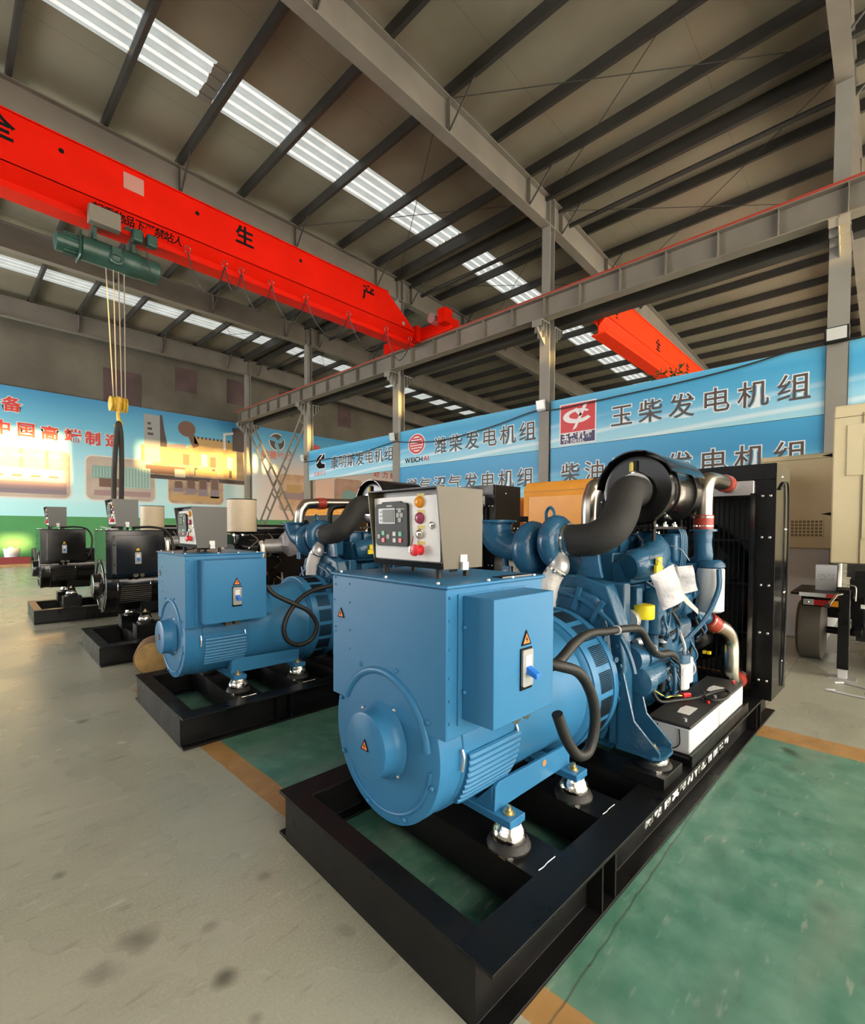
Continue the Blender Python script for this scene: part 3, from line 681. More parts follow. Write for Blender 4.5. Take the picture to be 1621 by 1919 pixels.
# the big generator picture
g = mural_plate([(6.9, 3.95), (12.2, 3.85), (12.2, 6.2), (11.3, 6.1), (9.2, 5.8), (8.9, 5.5), (8.3, 5.6), (6.9, 5.5)], photo_material('generator_photo', [(.3, (.22, .14, .07)), (.5, (.42, .28, .12)), (.7, (.55, .4, .18))], 5.0, (1, 1, .6)), 'generator_picture', .003)
mural_plate([(7.05, 4.7), (7.75, 4.7), (7.75, 7.0), (7.05, 7.0)], CGR, 'generator_picture_panel', .006)
mural_plate([(7.75, 5.5), (8.1, 5.5), (7.95, 6.3), (7.85, 7.05), (7.75, 7.05)], CDK, 'generator_picture_panel', .006)
mural_plate(disc_pts(9.0, 6.55, .42, .4), CB, 'generator_picture_drum', .009); mural_plate([(9.05, 6.2), (9.35, 6.3), (9.6, 5.75), (9.3, 5.6)], CB, 'generator_picture_pipe', .008)
mural_plate([(9.35, 5.85), (11.3, 5.75), (11.3, 6.15), (9.35, 6.2)], CO, 'generator_picture_filter', .008); mural_plate([(11.35, 5.7), (12.2, 5.7), (12.2, 7.05), (11.35, 6.95)], CDK, 'generator_picture_radiator', .01)
for k in range(9): patch(9.5+.2*k, 9.6+.2*k, 6.12, 6.24, CDK, .011, 'generator_picture_bolt')
for k in range(6): patch(8.8+.45*k, 9.1+.45*k, 4.7, 5.25+.05*(k % 3), (CB, CO, CC)[k % 3], .008, 'generator_picture_part'); patch(8.9+.45*k, 9.05+.45*k, 4.2, 4.6, (CO, CDK)[k % 2], .008, 'generator_picture_part')
patch(7.1, 8.9, 4.15, 4.55, CB, .008, 'generator_picture_part'); patch(7.0, 12.1, 3.9, 4.1, CDK, .007, 'generator_picture_skid')
mural_plate([(8.05, 5.5), (8.95, 5.5), (8.95, 5.75), (8.05, 5.65)], CM, 'generator_picture_part', .009); patch(7.85, 8.75, 4.75, 5.35, CO, .008, 'generator_picture_part')
for k in range(3): patch(7.2, 7.35+.05*k, 6.5-.25*k, 6.62-.25*k, CDK, .009, 'generator_picture_part')
flat([(10.85, 5.7), (10.98, 5.7), (10.98, 6.5), (11.4, 6.6), (11.4, 6.72), (10.85, 6.6)], O, XD, ZD, .002, lift=.012).done('generator_picture_pipe', RIM, mu)
# red brush lettering with white edges
RL = mat('red_print', (.62, .04, .03), .5)
for ch, x, z in (('备', 1.93, 6.22), ('和', 1.35, 5.24), ('中', 1.60, 5.24), ('国', 2.37, 5.24), ('高', 3.15, 5.22), ('端', 3.95, 5.22), ('制', 4.68, 5.2), ('造', 5.45, 5.2)):
    if ch == '和': continue
    letters('lettering_edge', ch, RIM, mu, O+XD*x+ZD*z, XD, ZD, .62, bold=.07, lift=.004)
    letters('lettering', ch, RL, mu, O+XD*x+ZD*z, XD, ZD, .62, bold=.025, lift=.010)
for ch, x in (('专', 16.3), ('业', 17.4)):
    letters('lettering', ch, RL, mu, O+XD*x+ZD*6.05, XD, ZD, .7, bold=.03, lift=.01)
for ch, x in (('动', 21.3), ('力', 22.1), ('组', 22.85)):
    letters('lettering_edge', ch, RIM, mu, O+XD*x+ZD*5.05, XD, ZD, .52, bold=.07, lift=.004); letters('lettering', ch, RL, mu, O+XD*x+ZD*5.05, XD, ZD, .52, bold=.02, lift=.01)
# round emblem of three dark blades with its caption
em = part('emblem', mu)
def blade(k, grow):
    a = 2*PI*k/3+.9; pts = []
    for i in range(13): t = i/12; an = a+1.75*t; pts.append((.46*math.cos(an)*(1+grow), .46*math.sin(an)*(1+grow)))
    for i in range(9): t = 1-i/8; an = a+.55+1.2*t; r = .06+.32*t**1.3; pts.append(((r-grow*.2)*math.cos(an-.25), (r-grow*.2)*math.sin(an-.25)))
    return [(14.0+x, 6.55+z) for x, z in pts]
for k in range(3):
    flat(blade(k, .12), O, XD, ZD, .002, lift=.003).done('blade_edge', RIM, em); flat(blade(k, 0), O, XD, ZD, .002, lift=.006).done('blade', CDK, em)
letters('caption', '德曼动力', mat('faded_red_print', (.62, .22, .14), .5), em, O+XD*13.02+ZD*5.52, XD, ZD, .48, bold=.03, lift=.005)

# ------------------------------------------------------------------ banners between the columns (face -X)
XS = 11.52
LETTER = mat('dark_grey_lettering', (.075, .06, .055), .55); LEDGE = mat('white_lettering_edge', (.72, .8, .86), .55)
UP = [(0.0, (.33, .62, .76)), (.28, (.24, .55, .76)), (.55, (.07, .36, .62)), (.8, (.05, .33, .60)), (1.0, (.10, .42, .68))]
LO = [(0.0, (.22, .55, .72)), (.3, (.10, .42, .66)), (.6, (.035, .27, .54)), (1.0, (.05, .32, .60))]
SU, SL_ = print_material('banner_print_upper', UP, swoosh=.6), print_material('banner_print_lower', LO, swoosh=.2)
YD = Vector((0, -1, 0))
def banner(ya, yb, za, zb, m, label, text=None, t=(0, 0, .56, .66)):
    """sheet from ya (its left, larger Y) to yb; text (chars, start Y, base z, size, pitch)"""
    org = Vector((XS, (ya+yb)/2, za)); root = thing('banner_sign', label, 'sign', org)
    MB(org).box(XS, XS+.03, yb, ya, za, zb).done('sheet', m, root)
    fr = MB(org)
    for z in (za, zb-.03): fr.box(XS+.03, XS+.07, yb, ya, z, z+.03)
    for yy in (yb, (ya+yb)/2, ya-.03): fr.box(XS+.03, XS+.07, yy, yy+.03, za+.03, zb-.03)
    fr.done('batten', STEELD, root)
    if text:
        ys, zt, size, pitch = t
        letters('lettering_edge', text, LEDGE, root, Vector((XS, ys, zt))-org, YD, ZD, size, pitch=pitch, bold=.045, lift=.001)
        letters('lettering', text, LETTER, root, Vector((XS, ys, zt))-org, YD, ZD, size, pitch=pitch, bold=.006, lift=.005)
    return root, org
G_ = .165
yu, oy = banner(YC[1]-G_, YC[0]+G_, 3.66, 4.93, SU, 'pale blue upper banner with a square red emblem and grey characters', '玉柴发电机组', (4.97, 3.97, .56, .668))
yl, _ = banner(YC[1]-G_, YC[0]+G_, 2.38, 3.65, SL_, 'deeper blue lower banner beneath the one with the square red emblem', '柴油燃气发电机组', (6.30, 2.68, .56, .662))
we, ow = banner(YC[2]-G_, YC[1]+G_, 3.66, 4.93, SU, 'pale blue upper banner with a round red ring emblem and grey characters', '潍柴发电机组', (10.95, 3.94, .58, .665))
wl, _ = banner(YC[2]-G_, YC[1]+G_, 2.38, 3.65, SL_, 'deeper blue lower banner beneath the one with the round red emblem', '燃气沼气发电机组', (12.30, 2.66, .57, .66))
cu, oc = banner(YC[3]-G_, YC[2]+G_, 3.6, 4.9, SU, 'pale blue banner with a black letter C emblem, farthest along the columns', '康明斯发电机组', (16.95, 3.95, .55, .574))
ri, _ = banner(YC[0]-G_, -5.1, 3.66, 4.93, SU, 'plain pale blue banner beyond the column with the large flood light')
banner(YC[0]-G_, -5.1, 2.38, 3.65, SL_, 'plain deeper blue lower banner above the trailer')
def on_sign(org): return lambda pts, m, name, lift, par: flat(pts, Vector((XS, 0, 0))-org, YD, ZD, .002, lift=lift).done(name, m, par)
EMR = mat('emblem_red', (.55, .045, .055), .5); EMN = mat('emblem_navy', (.035, .04, .13), .5); EMW = mat('emblem_white', (.75, .76, .8), .5)
# YC square emblem; plate coordinates run along -Y, so y -> -y
f = on_sign(oy); em = part('emblem', yu)
f([(-6.34, 3.70), (-5.33, 3.70), (-5.33, 4.77), (-6.34, 4.77)], EMW, 'emblem_edge', .002, em)
f([(-6.31, 4.02), (-5.36, 4.02), (-5.36, 4.74), (-6.31, 4.74)], EMR, 'emblem_field', .005, em)
f([(-6.31, 3.73), (-5.36, 3.73), (-5.36, 4.0), (-6.31, 4.0)], EMN, 'emblem_base', .005, em)
ov = disc_pts(-5.84, 4.42, .37, .17, 30)
b = MB(); 
n = 30; outer = disc_pts(-5.84, 4.42, .40, .185, n); inner = disc_pts(-5.80, 4.44, .27, .10, n)
for i in range(n-5):
    a, c = i+3, i+4
    flat([outer[a % n], outer[c % n], inner[c % n], inner[a % n]], Vector((XS, 0, 0))-oy, YD, ZD, .002, lift=.008, mb=b)
b.done('emblem_ring', EMW, em)
f([(-5.66, 4.70), (-5.56, 4.70), (-5.86, 4.12), (-5.97, 4.06)], EMW, 'emblem_stroke', .011, em); f([(-5.95, 4.60), (-5.85, 4.63), (-5.70, 4.44), (-5.77, 4.40)], EMW, 'emblem_stroke', .011, em)
letters('emblem_caption', '玉柴机器', EMW, em, Vector((XS, 6.27, 3.82))-oy, YD, ZD, .2, pitch=.215, bold=.03, lift=.008)
letters('emblem_caption', 'YC DIESEL', EMW, em, Vector((XS, 6.24, 3.745))-oy, YD, ZD, .1, bold=.015, squash=1.25, lift=.008)
# round ring emblem
f = on_sign(ow); em = part('emblem', we); cyw, czw = -11.78, 4.40
f(disc_pts(cyw, czw, .42, .36, 32), EMW, 'emblem_edge', .002, em); f(disc_pts(cyw, czw, .385, .33, 32), EMR, 'emblem_disc', .005, em)
f(disc_pts(cyw, czw, .31, .262, 32), EMW, 'emblem_inner', .008, em)
for j in range(5):
    zz = czw+.18-.09*j; hw = .29*math.sqrt(max(.05, 1-((zz-czw)/.262)**2)); f([(cyw-hw, zz-.028), (cyw+hw, zz-.028), (cyw+hw, zz+.028), (cyw-hw, zz+.028)], EMR, 'emblem_bar', .011, em)
letters('emblem_caption', 'WEICH', INK, em, Vector((XS, 12.36, 3.79))-ow, YD, ZD, .23, bold=.02, squash=1.12, lift=.006)
letters('emblem_caption', 'AI', EMR, em, Vector((XS, 11.44, 3.79))-ow, YD, ZD, .23, bold=.02, squash=1.12, lift=.006)
# letter C emblem with slanted cut
f = on_sign(oc); em = part('emblem', cu); c0 = -17.7
cshape = lambda gr: [(c0+.30+gr, 4.64+gr), (c0-.05, 4.64+gr), (c0-.28-gr*.5, 4.52), (c0-.36-gr, 4.34), (c0-.30-gr, 4.16), (c0-.12, 4.05-gr), (c0+.32+gr, 4.05-gr), (c0+.32+gr, 4.23+gr), (c0+.10, 4.25+gr), (c0+.0, 4.35), (c0+.1, 4.44-gr), (c0+.30+gr, 4.46-gr)]
f(cshape(.035), EMW, 'emblem_edge', .002, em); f(cshape(0), INK, 'emblem_letter', .005, em)
f([(c0-.33, 4.30), (c0-.27, 4.27), (c0+.20, 4.60), (c0+.16, 4.64)], EMW, 'emblem_cut', .008, em)
letters('emblem_caption', '德曼动力', mat('faint_red_print', (.62, .3, .3), .5), em, Vector((XS, 18.22, 3.74))-oc, YD, ZD, .21, pitch=.24, bold=.03, lift=.004)

# flood lights on the columns and the black supply cable slung along the banners
for y, z, w, lab in ((YC[0], 4.93, .36, 'flood light with a black frame on the nearest column beside the square red emblem banner'), (YC[1], 4.72, .26, 'white framed flood light on the column between the two round and square emblem banners'), (YC[2], 4.66, .24, 'small white flood light on the column between the C emblem and ring emblem banners'), (YC[3], 4.5, .22, 'small flood light on the farthest lit column before the crossed braces')):
    o = Vector((XC-.3, y, z)); fl = thing('flood_light', lab, 'lamp', o)
    far = w < .3; tz = .22
    def T(p): return Vector(p)
    b = MB(o); b.quadbox([(o.x-.02, y-w/2, z-.02), (o.x+.03, y-w/2, z-.06), (o.x+.03, y+w/2, z-.06), (o.x-.02, y+w/2, z-.02)], [(o.x-.07, y-w/2, z+tz), (o.x-.02, y-w/2, z+tz), (o.x-.02, y+w/2, z+tz), (o.x-.07, y+w/2, z+tz)])
    b.done('housing', WHITE if far else BLACK, fl, bevel=.008)
    e = .04 if w > .3 else .018
    b = MB(o); b.quadbox([(o.x-.027-.005*0, y-w/2+e, z), (o.x-.02, y-w/2+e, z), (o.x-.02, y+w/2-e, z), (o.x-.027, y+w/2-e, z)], [(o.x-.074, y-w/2+e, z+tz-.02), (o.x-.067, y-w/2+e, z+tz-.02), (o.x-.067, y+w/2-e, z+tz-.02), (o.x-.074, y+w/2-e, z+tz-.02)])
    b.done('lens', LENS, fl)
    MB(o).box(o.x-.01, XC-.14, y-.04, y+.04, z+.02, z+.06).done('mount_arm', BLACK, fl)
cab = [(XS-.10, -4.8, 4.95), (XS-.10, -1.0, 4.9), (XS-.10, .4, 4.93), (XS-.10, 1.0, 4.98), (XS-.10, 2.2, 4.82), (XS-.10, 3.4, 4.74), (XS-.10, 4.8, 4.70), (XS-.10, 6.4, 4.66), (XS-.10, 7.1, 4.72), (XS-.10, 8.6, 4.50), (XS-.10, 10.6, 4.36), (XS-.10, 12.2, 4.50), (XS-.10, 13.0, 4.58), (XS-.10, 15.2, 4.36), (XS-.10, 17.0, 4.4), (XS-.10, 18.9, 4.42)]
for v in (1,):
    tag(MB().tube(cab, .016, n=6).done('supply_cable', RUBBER), 'black cable slung along the blue banners between the flood lights', 'cable')

# ------------------------------------------------------------------ generator sets
# local frame: a along the shaft (away from the alternator end), b across, z up; B0 is the skid's front, on the shaft line
GR = math.radians(-2.47)
def gw(a, b, z=0.0): return Vector((a*math.cos(GR)-b*math.sin(GR), a*math.sin(GR)+b*math.cos(GR), z))
OFF = Vector((1.045, 1.495, 0))
AX, ZS = 1.495, .658
def hazard(parent, org, xd, yd, h=.055, m=HAZ, lift=.002):
    w = h*.55; o = Vector(org)-OFF
    e = flat([(-w, 0), (w, 0), (0, h)], o, xd, yd, .0015, lift=lift).done('hazard_label', INK, parent)
    i = h*.11; flat([(-w+i*1.7, i), (w-i*1.7, i), (0, h-i*2.1)], o, xd, yd, .0015, lift=lift+.0012).done('label_field', m, e)
    flat([(.02*h, h*.62), (-.10*h, h*.36), (0, h*.38), (-.04*h, h*.16), (.12*h, h*.42), (.02*h, h*.40)], o, xd, yd, .0015, lift=lift+.0024).done('label_flash', INK, e)
A_, B_, Z_ = Vector((1, 0, 0)), Vector((0, 1, 0)), Vector((0, 0, 1))
FX, SX = -B_, A_        # reading direction on a face turned to the front (-a) and to the right side (-b)

def skid(root, text):
    fr = part('base_frame', root)
    for i, (b, w) in enumerate(((.905, .145), (2.095, .145))):
        MB(OFF).ibeam((1.045+.0, b-.0, .215), (4.72, b, .215), w, .215, .014, .012).done('side_rail', BLACKD, fr, bevel=.002)
    def channel(a, s):
        return [(a, 0), (a+s*.10, 0), (a+s*.10, .012), (a+s*.012, .012), (a+s*.012, .203), (a+s*.10, .203), (a+s*.10, .2138), (a, .2138)]
    for a, s in ((1.045, 1), (4.72, -1)):
        pr = channel(a, s); b = MB(OFF); lo = [(p, .905, z) for p, z in pr]; hi = [(p, 2.095, z) for p, z in pr]
        vs = [b.V(q) for q in lo]; ws = [b.V(q) for q in hi]; n = len(vs)
        for i in range(n): b.bm.faces.new((vs[i], vs[(i+1) % n], ws[(i+1) % n], ws[i]))
        for q in (vs, ws):
            for idx in ((0, 1, 2, 3), (0, 3, 4, 7), (4, 5, 6, 7)): b.bm.faces.new([q[i] for i in idx])
        b.done('end_channel', BLACKD, fr)
    for a, w in ((1.56, .2), (2.07, .2), (2.5, .22), (3.3, .16), (3.95, .22)):
        b = MB(OFF); b.box(a-w/2, a+w/2, .912, 2.088, .2, .2145)
        b.box(a-w/2, a-w/2+.012, .912, 2.088, .05, .2); b.box(a+w/2-.012, a+w/2, .912, 2.088, .05, .2); b.done('cross_beam', BLACKD, fr)
        if a < 3: MB(OFF).tube([(a-w/2+.04, .981, .2165), (a-.03, .978, .217), (a, .981, .2165), (a+w/2-.05, .979, .217)], .0019, n=5).done('weld_bead', BOLT, fr)
    for a in (1.72, 4.12):
        for b0 in (.835, 2.1):
            for x in (a, a+.11): MB(OFF).box(x-.006, x+.006, b0, b0+.065, .014, .2).done('lifting_lug', BLACKD, fr)
    if text:
        letters('lettering', '潍坊德曼动力科技有限公司', WINK, fr, Vector((2.27, .899, .062))-OFF, A_, Z_, .122, pitch=.116, bold=.03, lift=.001, squash=.8)
    return fr

def mounts(root, spots):
    for a, b, z0, z1 in spots:
        v = MB(OFF); h = z1-z0; v.lathe((a, b, z0), (0, 0, 1), [(0, .082), (.008, .084), (h*.25, .070), (h*.42, .072), (h*.6, .072), (h*.78, .062), (h, .05)], 24); mt = v.done('vibration_mount', FOIL, root); MB(OFF).lathe((a, b, z0), (0, 0, 1), [(0, .088), (h*.1, .090), (h*.34, .078), (h*.4, .07)], 24).done('mount_shade_cup', RUBBER, mt)  # black lower cup stands in for the dark reflection low on the mount
        MB(OFF).prism([(a-.09, b-.05), (a-.02, b-.085), (a+.08, b-.03), (a+.09, b+.04), (a, b+.08), (a-.08, b+.04)], 'z', z0-.0005, z0+.008).done('mount_foil', FOIL, root)

def alternator(root, P, dz=0.0, brk=(1.235, 1.60, .99, .82, 1.262), hz=HAZ, ridge=True, blackbox=False):
    zs = ZS+dz
    al = part('alternator', root)
    # barrel, adaptor cone and louvred band
    MB(OFF).lathe((1.21, AX, zs), A_, [(0, .322), (.07, .325), (.075, .331), (.42, .331), (.425, .322), (.86, .322), (.95, .35), (.965, .376), (.985, .385)], 64).done('barrel', P, al)
    MB(OFF).lathe((2.18, AX, zs), A_, [(0, .374), (.002, .387), (.05, .389), (.05, .383), (.20, .383), (.20, .389), (.25, .389), (.252, .38)], 64).done('louvre_band', P, al)
    for k in range(18):
        a0 = 2*PI*k/18+.06
        bm = MB(OFF)
        for j in range(12):
            an = a0+j*.0225; c, s = math.cos(an), math.sin(an); rr = .3865
            e = Vector((0, c, s)); t = Vector((0, -s, c)); ctr = Vector((2.305, AX, zs))+e*rr
            bm.quadbox([ctr+A_*x+t*y for x, y in ((-.062, -.0022), (.062, -.0022), (.062, .0022), (-.062, .0022))], [ctr+e*.0018+A_*x+t*y for x, y in ((-.062, -.0022), (.062, -.0022), (.062, .0022), (-.062, .0022))])
        bm.done('louvre_slots', INK, al)
    # cooling ribs low on the right flank
    if ridge:
        for k in range(9):
            an = PI+.02+k*.075; r = .334
            MB(OFF).tube([(1.30, AX+r*math.cos(an), zs+r*math.sin(an)), (1.34, AX+(r+.004)*math.cos(an), zs+(r+.004)*math.sin(an)), (1.58, AX+(r+.004)*math.cos(an), zs+(r+.004)*math.sin(an)), (1.61, AX+r*math.cos(an), zs+r*math.sin(an))], .015, n=8).done('flank_rib', P, al)
    # end bell with raised ring and bearing cap
    MB(OFF).lathe((1.160, AX, zs), A_, [(0, .318), (.003, .328), (.05, .328), (.051, .315), (.06, .315)], 64).done('end_bell', P, al)
    MB(OFF).torus((1.160, AX, zs), A_, .270, .016, n=48, m=10, a0=.42, a1=PI-.12).done('bell_rim', P, al)
    MB(OFF).torus((1.160, AX, zs), A_, .286, .007, n=48, m=8, a0=PI+.12, a1=1.75*PI).done('bell_rim', P, al)
    MB(OFF).lathe((1.072, AX, zs-.006), A_, [(0, .118), (.004, .127), (.05, .13), (.072, .137), (.085, .155)], 40).done('bearing_cap', P, al)
    for an in (.6, 2.1, 4.0, 5.3): MB(OFF).sphere((1.156, AX+.155*math.cos(an), zs+.155*math.sin(an)), .008, (.6, 1, 1), 8).done('cap_bolt', BOLT, al)
    for k in range(8):
        an = 2*PI*k/8+.3; MB(OFF).sphere((1.156, AX+.305*math.cos(an), zs+.305*math.sin(an)), .010, (.8, 1, 1), 8).done('bell_bolt', P, al)
    # terminal box: sheet metal box over the barrel, lid with a folded edge
    zl = 1.29+dz
    b = MB(OFF); th = .004
    b.box(1.162, 1.742, 1.137, 1.853, zs+.10, zl); b.done('terminal_box', P, al, bevel=.003)
    MB(OFF).box(1.15, 1.757, 1.125, 1.865, zl, zl+.012).done('lid', P, al, bevel=.004)
    MB(OFF).prism([(1.157, zs+.10), (1.162, zs+.10), (1.162, zl-.004), (1.157, zl-.004)], 'y', 1.137, 1.853).done('front_sheet', P, al, bevel=.001)
    for a, bb in ((1.18, 1.2), (1.18, 1.5), (1.18, 1.82), (1.40, 1.15), (1.70, 1.15), (1.55, 1.15)):
        MB(OFF).lathe((a, bb, zl+.012), Z_, [(0, .008), (.006, .007)], 8).done('lid_bolt', BOLT, al)
    for z in (.06, .14, .22, .32, .42, .5):
        MB(OFF).sphere((1.175, 1.136, zs+.10+z), .006, n=8).done('side_bolt', P, al)
    for bb, z in ((1.72, .5), (1.72, .42), (1.72, .3), (1.72, .22), (1.83, .52), (1.83, .49), (1.83, .3), (1.83, .28), (1.84, .42)):
        MB(OFF).sphere((1.157, bb, zs+.10+z), .005, n=8).done('front_bolt', P, al)
    a0, a1, bo, z0, z1 = brk
    MB(OFF).box(a0-.022, a1+.02, 1.131, 1.137, z0-.02+dz, z1+.005+dz).done('breaker_flange', P, al)
    MB(OFF).box(a0, a1, bo, 1.131, z0+dz, z1+dz).done('breaker_box', P, al, bevel=.003)
    for z in (.1, .33): MB(OFF).sphere((a0-.001, 1.12, z0+dz+z), .008, n=8).done('box_bolt', P, al)
    ac = (a0+a1)/2+.0; zc = z0+dz+(z1-z0)*.40
    MB(OFF).box(ac-.035, ac+.035, bo-.004, bo, zc-.075, zc+.075).done('breaker_window', INK, al)
    MB(OFF).prism(rrect(ac-.031, ac+.031, zc-.062, zc+.07, .008), 'y', bo-.012, bo).done('breaker_frame', GREYP, al)
    MB(OFF).box(ac-.017, ac+.017, bo-.014, bo-.012, zc-.01, zc+.05).done('breaker_mark', LABELW, al)
    MB(OFF).quadbox([(ac-.015, bo-.012, zc-.015), (ac+.015, bo-.012, zc-.015), (ac+.015, bo-.012, zc+.012), (ac-.015, bo-.012, zc+.012)], [(ac-.011, bo-.055, zc-.028), (ac+.014, bo-.055, zc-.028), (ac+.014, bo-.055, zc-.010), (ac-.011, bo-.055, zc-.010)]).done('breaker_switch', BSW, al, bevel=.002)
    hazard(al, (ac, bo, zc+.085), SX, Z_, .055, hz)
    if not blackbox:
        hazard(al, (1.157, 1.785, zl-.185), FX, Z_, .045, hz); hazard(al, (1.072, AX-.005, zs-.02), FX, Z_, .045, hz)
    for a, w in ((1.40, .05), (1.47, .04)): MB(OFF).prism([(a, z0+dz), (a, z0+dz-.03), (a+w/2, z0+dz-.042), (a+w, z0+dz-.03), (a+w, z0+dz)], 'y', 1.03, 1.10).done('cable_gland', mat('olive_plastic', (.05, .055, .035), .5), al)
    # feet: side plates down to two cross bars
    zb = .345+dz*.95
    for bb in (1.2, 1.79):
        pl = [(1.50, zb), (2.085, zb), (2.085, zb+.10), (1.53, zb+.115), (1.505, zb+.10)]
        MB(OFF).prism(pl, 'y', bb-.008, bb+.008).done('foot_plate', P, al, bevel=.002)
    MB(OFF).prism([(1.208, zb), (1.782, zb), (1.782, zb+.1), (1.7, zs-.30), (1.29, zs-.30), (1.208, zb+.1)], 'x', 1.50, 1.512).done('foot_gusset', P, al)
    for a in (1.54, 2.05):
        MB(OFF).box(a-.05, a+.05, 1.105, 1.885, zb-.032, zb).done('foot_bar', P, al, bevel=.003)
        for bb in (1.15, 1.84): MB(OFF).lathe((a, bb, zb), Z_, [(0, .026), (.004, .026), (.004, .016), (.016, .016), (.016, .009), (.03, .009)], 12).done('foot_bolt', BRASS, al)
    for a in (1.27, 1.60):
        MB(OFF).tube([(a, AX-.333, zs+.03), (a, AX-.342, zs), (a, AX-.335, zs-.05)], .006, n=6).done('cover_latch', BOLT if P is BLUE else CHROME, al)
    return al

def control_cabinet(root, dz=0.0, C=CABG, keys=True):
    zo = dz; c = part('control_cabinet', root)
    A0, A1, Zb, Zt, bl, br = 1.255, 1.51, 1.345+zo, 1.66+zo, 1.715, 1.275
    front = lambda z: 1.285+(A0+.02-1.285)*(z-Zb)/(Zt-Zb)    # the recessed front leans forward to the top
    t = .006
    MB(OFF).prism([(front(Zb)+.006, Zb), (A1, Zb), (A1, Zt-.008), (front(Zt)+.02, Zt-.008)], 'y', br+t, bl-t).done('body', C, c)
    for b0 in (br, bl-t): MB(OFF).prism([(A0+.03, Zb-.004), (A1, Zb-.004), (A1, Zt), (A0-.008, Zt)], 'y', b0, b0+t).done('side_sheet', C, c)
    MB(OFF).box(A0-.008, A1, br+t, bl-t, Zt-.006, Zt).done('hood', BLACKD, c)
    MB(OFF).prism([(A0+.027, Zb-.004), (front(Zb)+.012, Zb-.004), (front(Zb)+.012, Zb+.02), (A0+.02, Zb+.02)], 'y', br+t, bl-t).done('bottom_lip', BLACKD, c)
    for a in (1.31, 1.47):
        for b in (1.33, 1.66): MB(OFF).cyl((a, b, 1.302+zo), (a, b, Zb), .013, n=14).done('rubber_foot', RUBBER, c)
    MB(OFF).box(1.315, 1.36, 1.2752, 1.276, 1.33+zo, 1.34+zo).done('underside_strip', INK, c)
    # door plane
    zl, zh = Zb+.024, Zt-.03; o = Vector((front(zl)+.004, bl-.012, zl)); up = (Vector((front(zh)+.004, 0, zh))-Vector((front(zl)+.004, 0, zl))); hgt = up.length; up = up.normalized(); W = bl-br-.03; o = o-OFF
    plate = lambda pts, m, name, lift, t=.003, par=c: flat(pts, o, FX, up, t, lift=lift).done(name, m, par)
    nd = FX.cross(up)
    plate(rrect(0, W, 0, hgt, .006), PANELW, 'door', .0, .004)
    cx0, cx1, cz0, cz1 = .025, .235, .055, .235
    plate(rrect(cx0, cx1, cz0, cz1, .016), DARKP, 'controller', .004, .014)
    plate([(cx0+.02, cz1-.01), (cx1-.02, cz1-.01), (cx1-.05, cz1+.008), (cx0+.05, cz1+.008)], DARKP, 'controller_brow', .004, .012)
    sf = plate(rrect(cx0+.024, cx0+.135, cz0+.095, cz0+.16, .004), BLACK, 'screen_bezel', .0182, .002)
    plate(rrect(cx0+.052, cx0+.13, cz0+.10, cz0+.155, .002), SCREEN, 'screen', .0205, .001, sf)
    for k in range(3): plate([(cx0+.034, cz0+.105+.018*k), (cx0+.044, cz0+.105+.018*k), (cx0+.044, cz0+.113+.018*k), (cx0+.034, cz0+.113+.018*k)], GREYP, 'status_mark', .0205, .001, sf)
    plate([(cx0+.078, cz1-.013), (cx0+.115, cz1-.013), (cx0+.115, cz1-.008), (cx0+.078, cz1-.008)], LABELW, 'maker_mark', .0182, .001)
    plate([(cx0+.14, cz1-.026), (cx0+.195, cz1-.026), (cx0+.195, cz1-.023), (cx0+.14, cz1-.023)], LABELW, 'model_mark', .0182, .001)
    for x, z, m in ((.022, .04, GREYP), (.052, .025, REDP), (.052, .055, GREENB), (.085, .04, GREYP), (.127, .025, LABELW), (.127, .052, LABELW), (.165, .025, REDP), (.165, .052, GREENB), (.165, .15, GREYP), (.153, .13, GREYP), (.177, .13, GREYP), (.165, .11, GREYP)):
        plate(rrect(cx0+x-.009, cx0+x+.009, cz0+z-.009, cz0+z+.009, .003), m, 'key', .0182, .003)
    def stud(x, z, m, r, name, h=.018):
        q = o+FX*x+up*z+nd*.004+OFF
        return MB(OFF).lathe(q, nd, [(0, r*1.15), (.004, r*1.15), (.005, r), (h*.7, r*.95), (h, r*.5)], 18).done(name, m, c)
    lx = .305
    for z in (.262, .198, .135, .072): plate([(lx-.022, z-.007), (lx+.022, z-.007), (lx+.022, z+.007), (lx-.022, z+.007)], LABY, 'name_tag', .004, .001)
    stud(lx-.005, .235, AMBER, .021, 'amber_lamp'); stud(lx-.005, .171, MAROON, .021, 'maroon_lamp'); stud(lx-.005, .108, CHROME, .018, 'key_switch')
    e = stud(lx-.008, .044, REDP, .019, 'emergency_stop', .03)
    q = o+FX*(lx-.008)+up*.044+nd*.03+OFF; MB(OFF).lathe(q, nd, [(0, .019), (.003, .024), (.012, .023), (.016, .012)], 18).done('stop_cap', REDP, e)
    stud(.368, .142, CHROME, .013, 'door_lock', .01)
    if keys:
        q = o+FX*(lx-.03)+up*.10+nd*.02+OFF
        MB(OFF).tube([q, q+FX*-.012+up*-.03, q+FX*-.02+up*-.05], .003, n=6).done('key_ring', CHROME, c); MB(OFF).cbox(q+FX*-.02+up*-.055, .003, .016, .022).done('door_key', CHROME, c)
    # hour label and plug on the right side sheet
    MB(OFF).box(1.375, 1.415, 1.272, 1.275, 1.367+zo, 1.395+zo).done('socket_cap', LABELW, c); MB(OFF).box(1.378, 1.412, 1.262, 1.275, 1.335+zo, 1.367+zo).done('socket', WHITE, c)
    return c

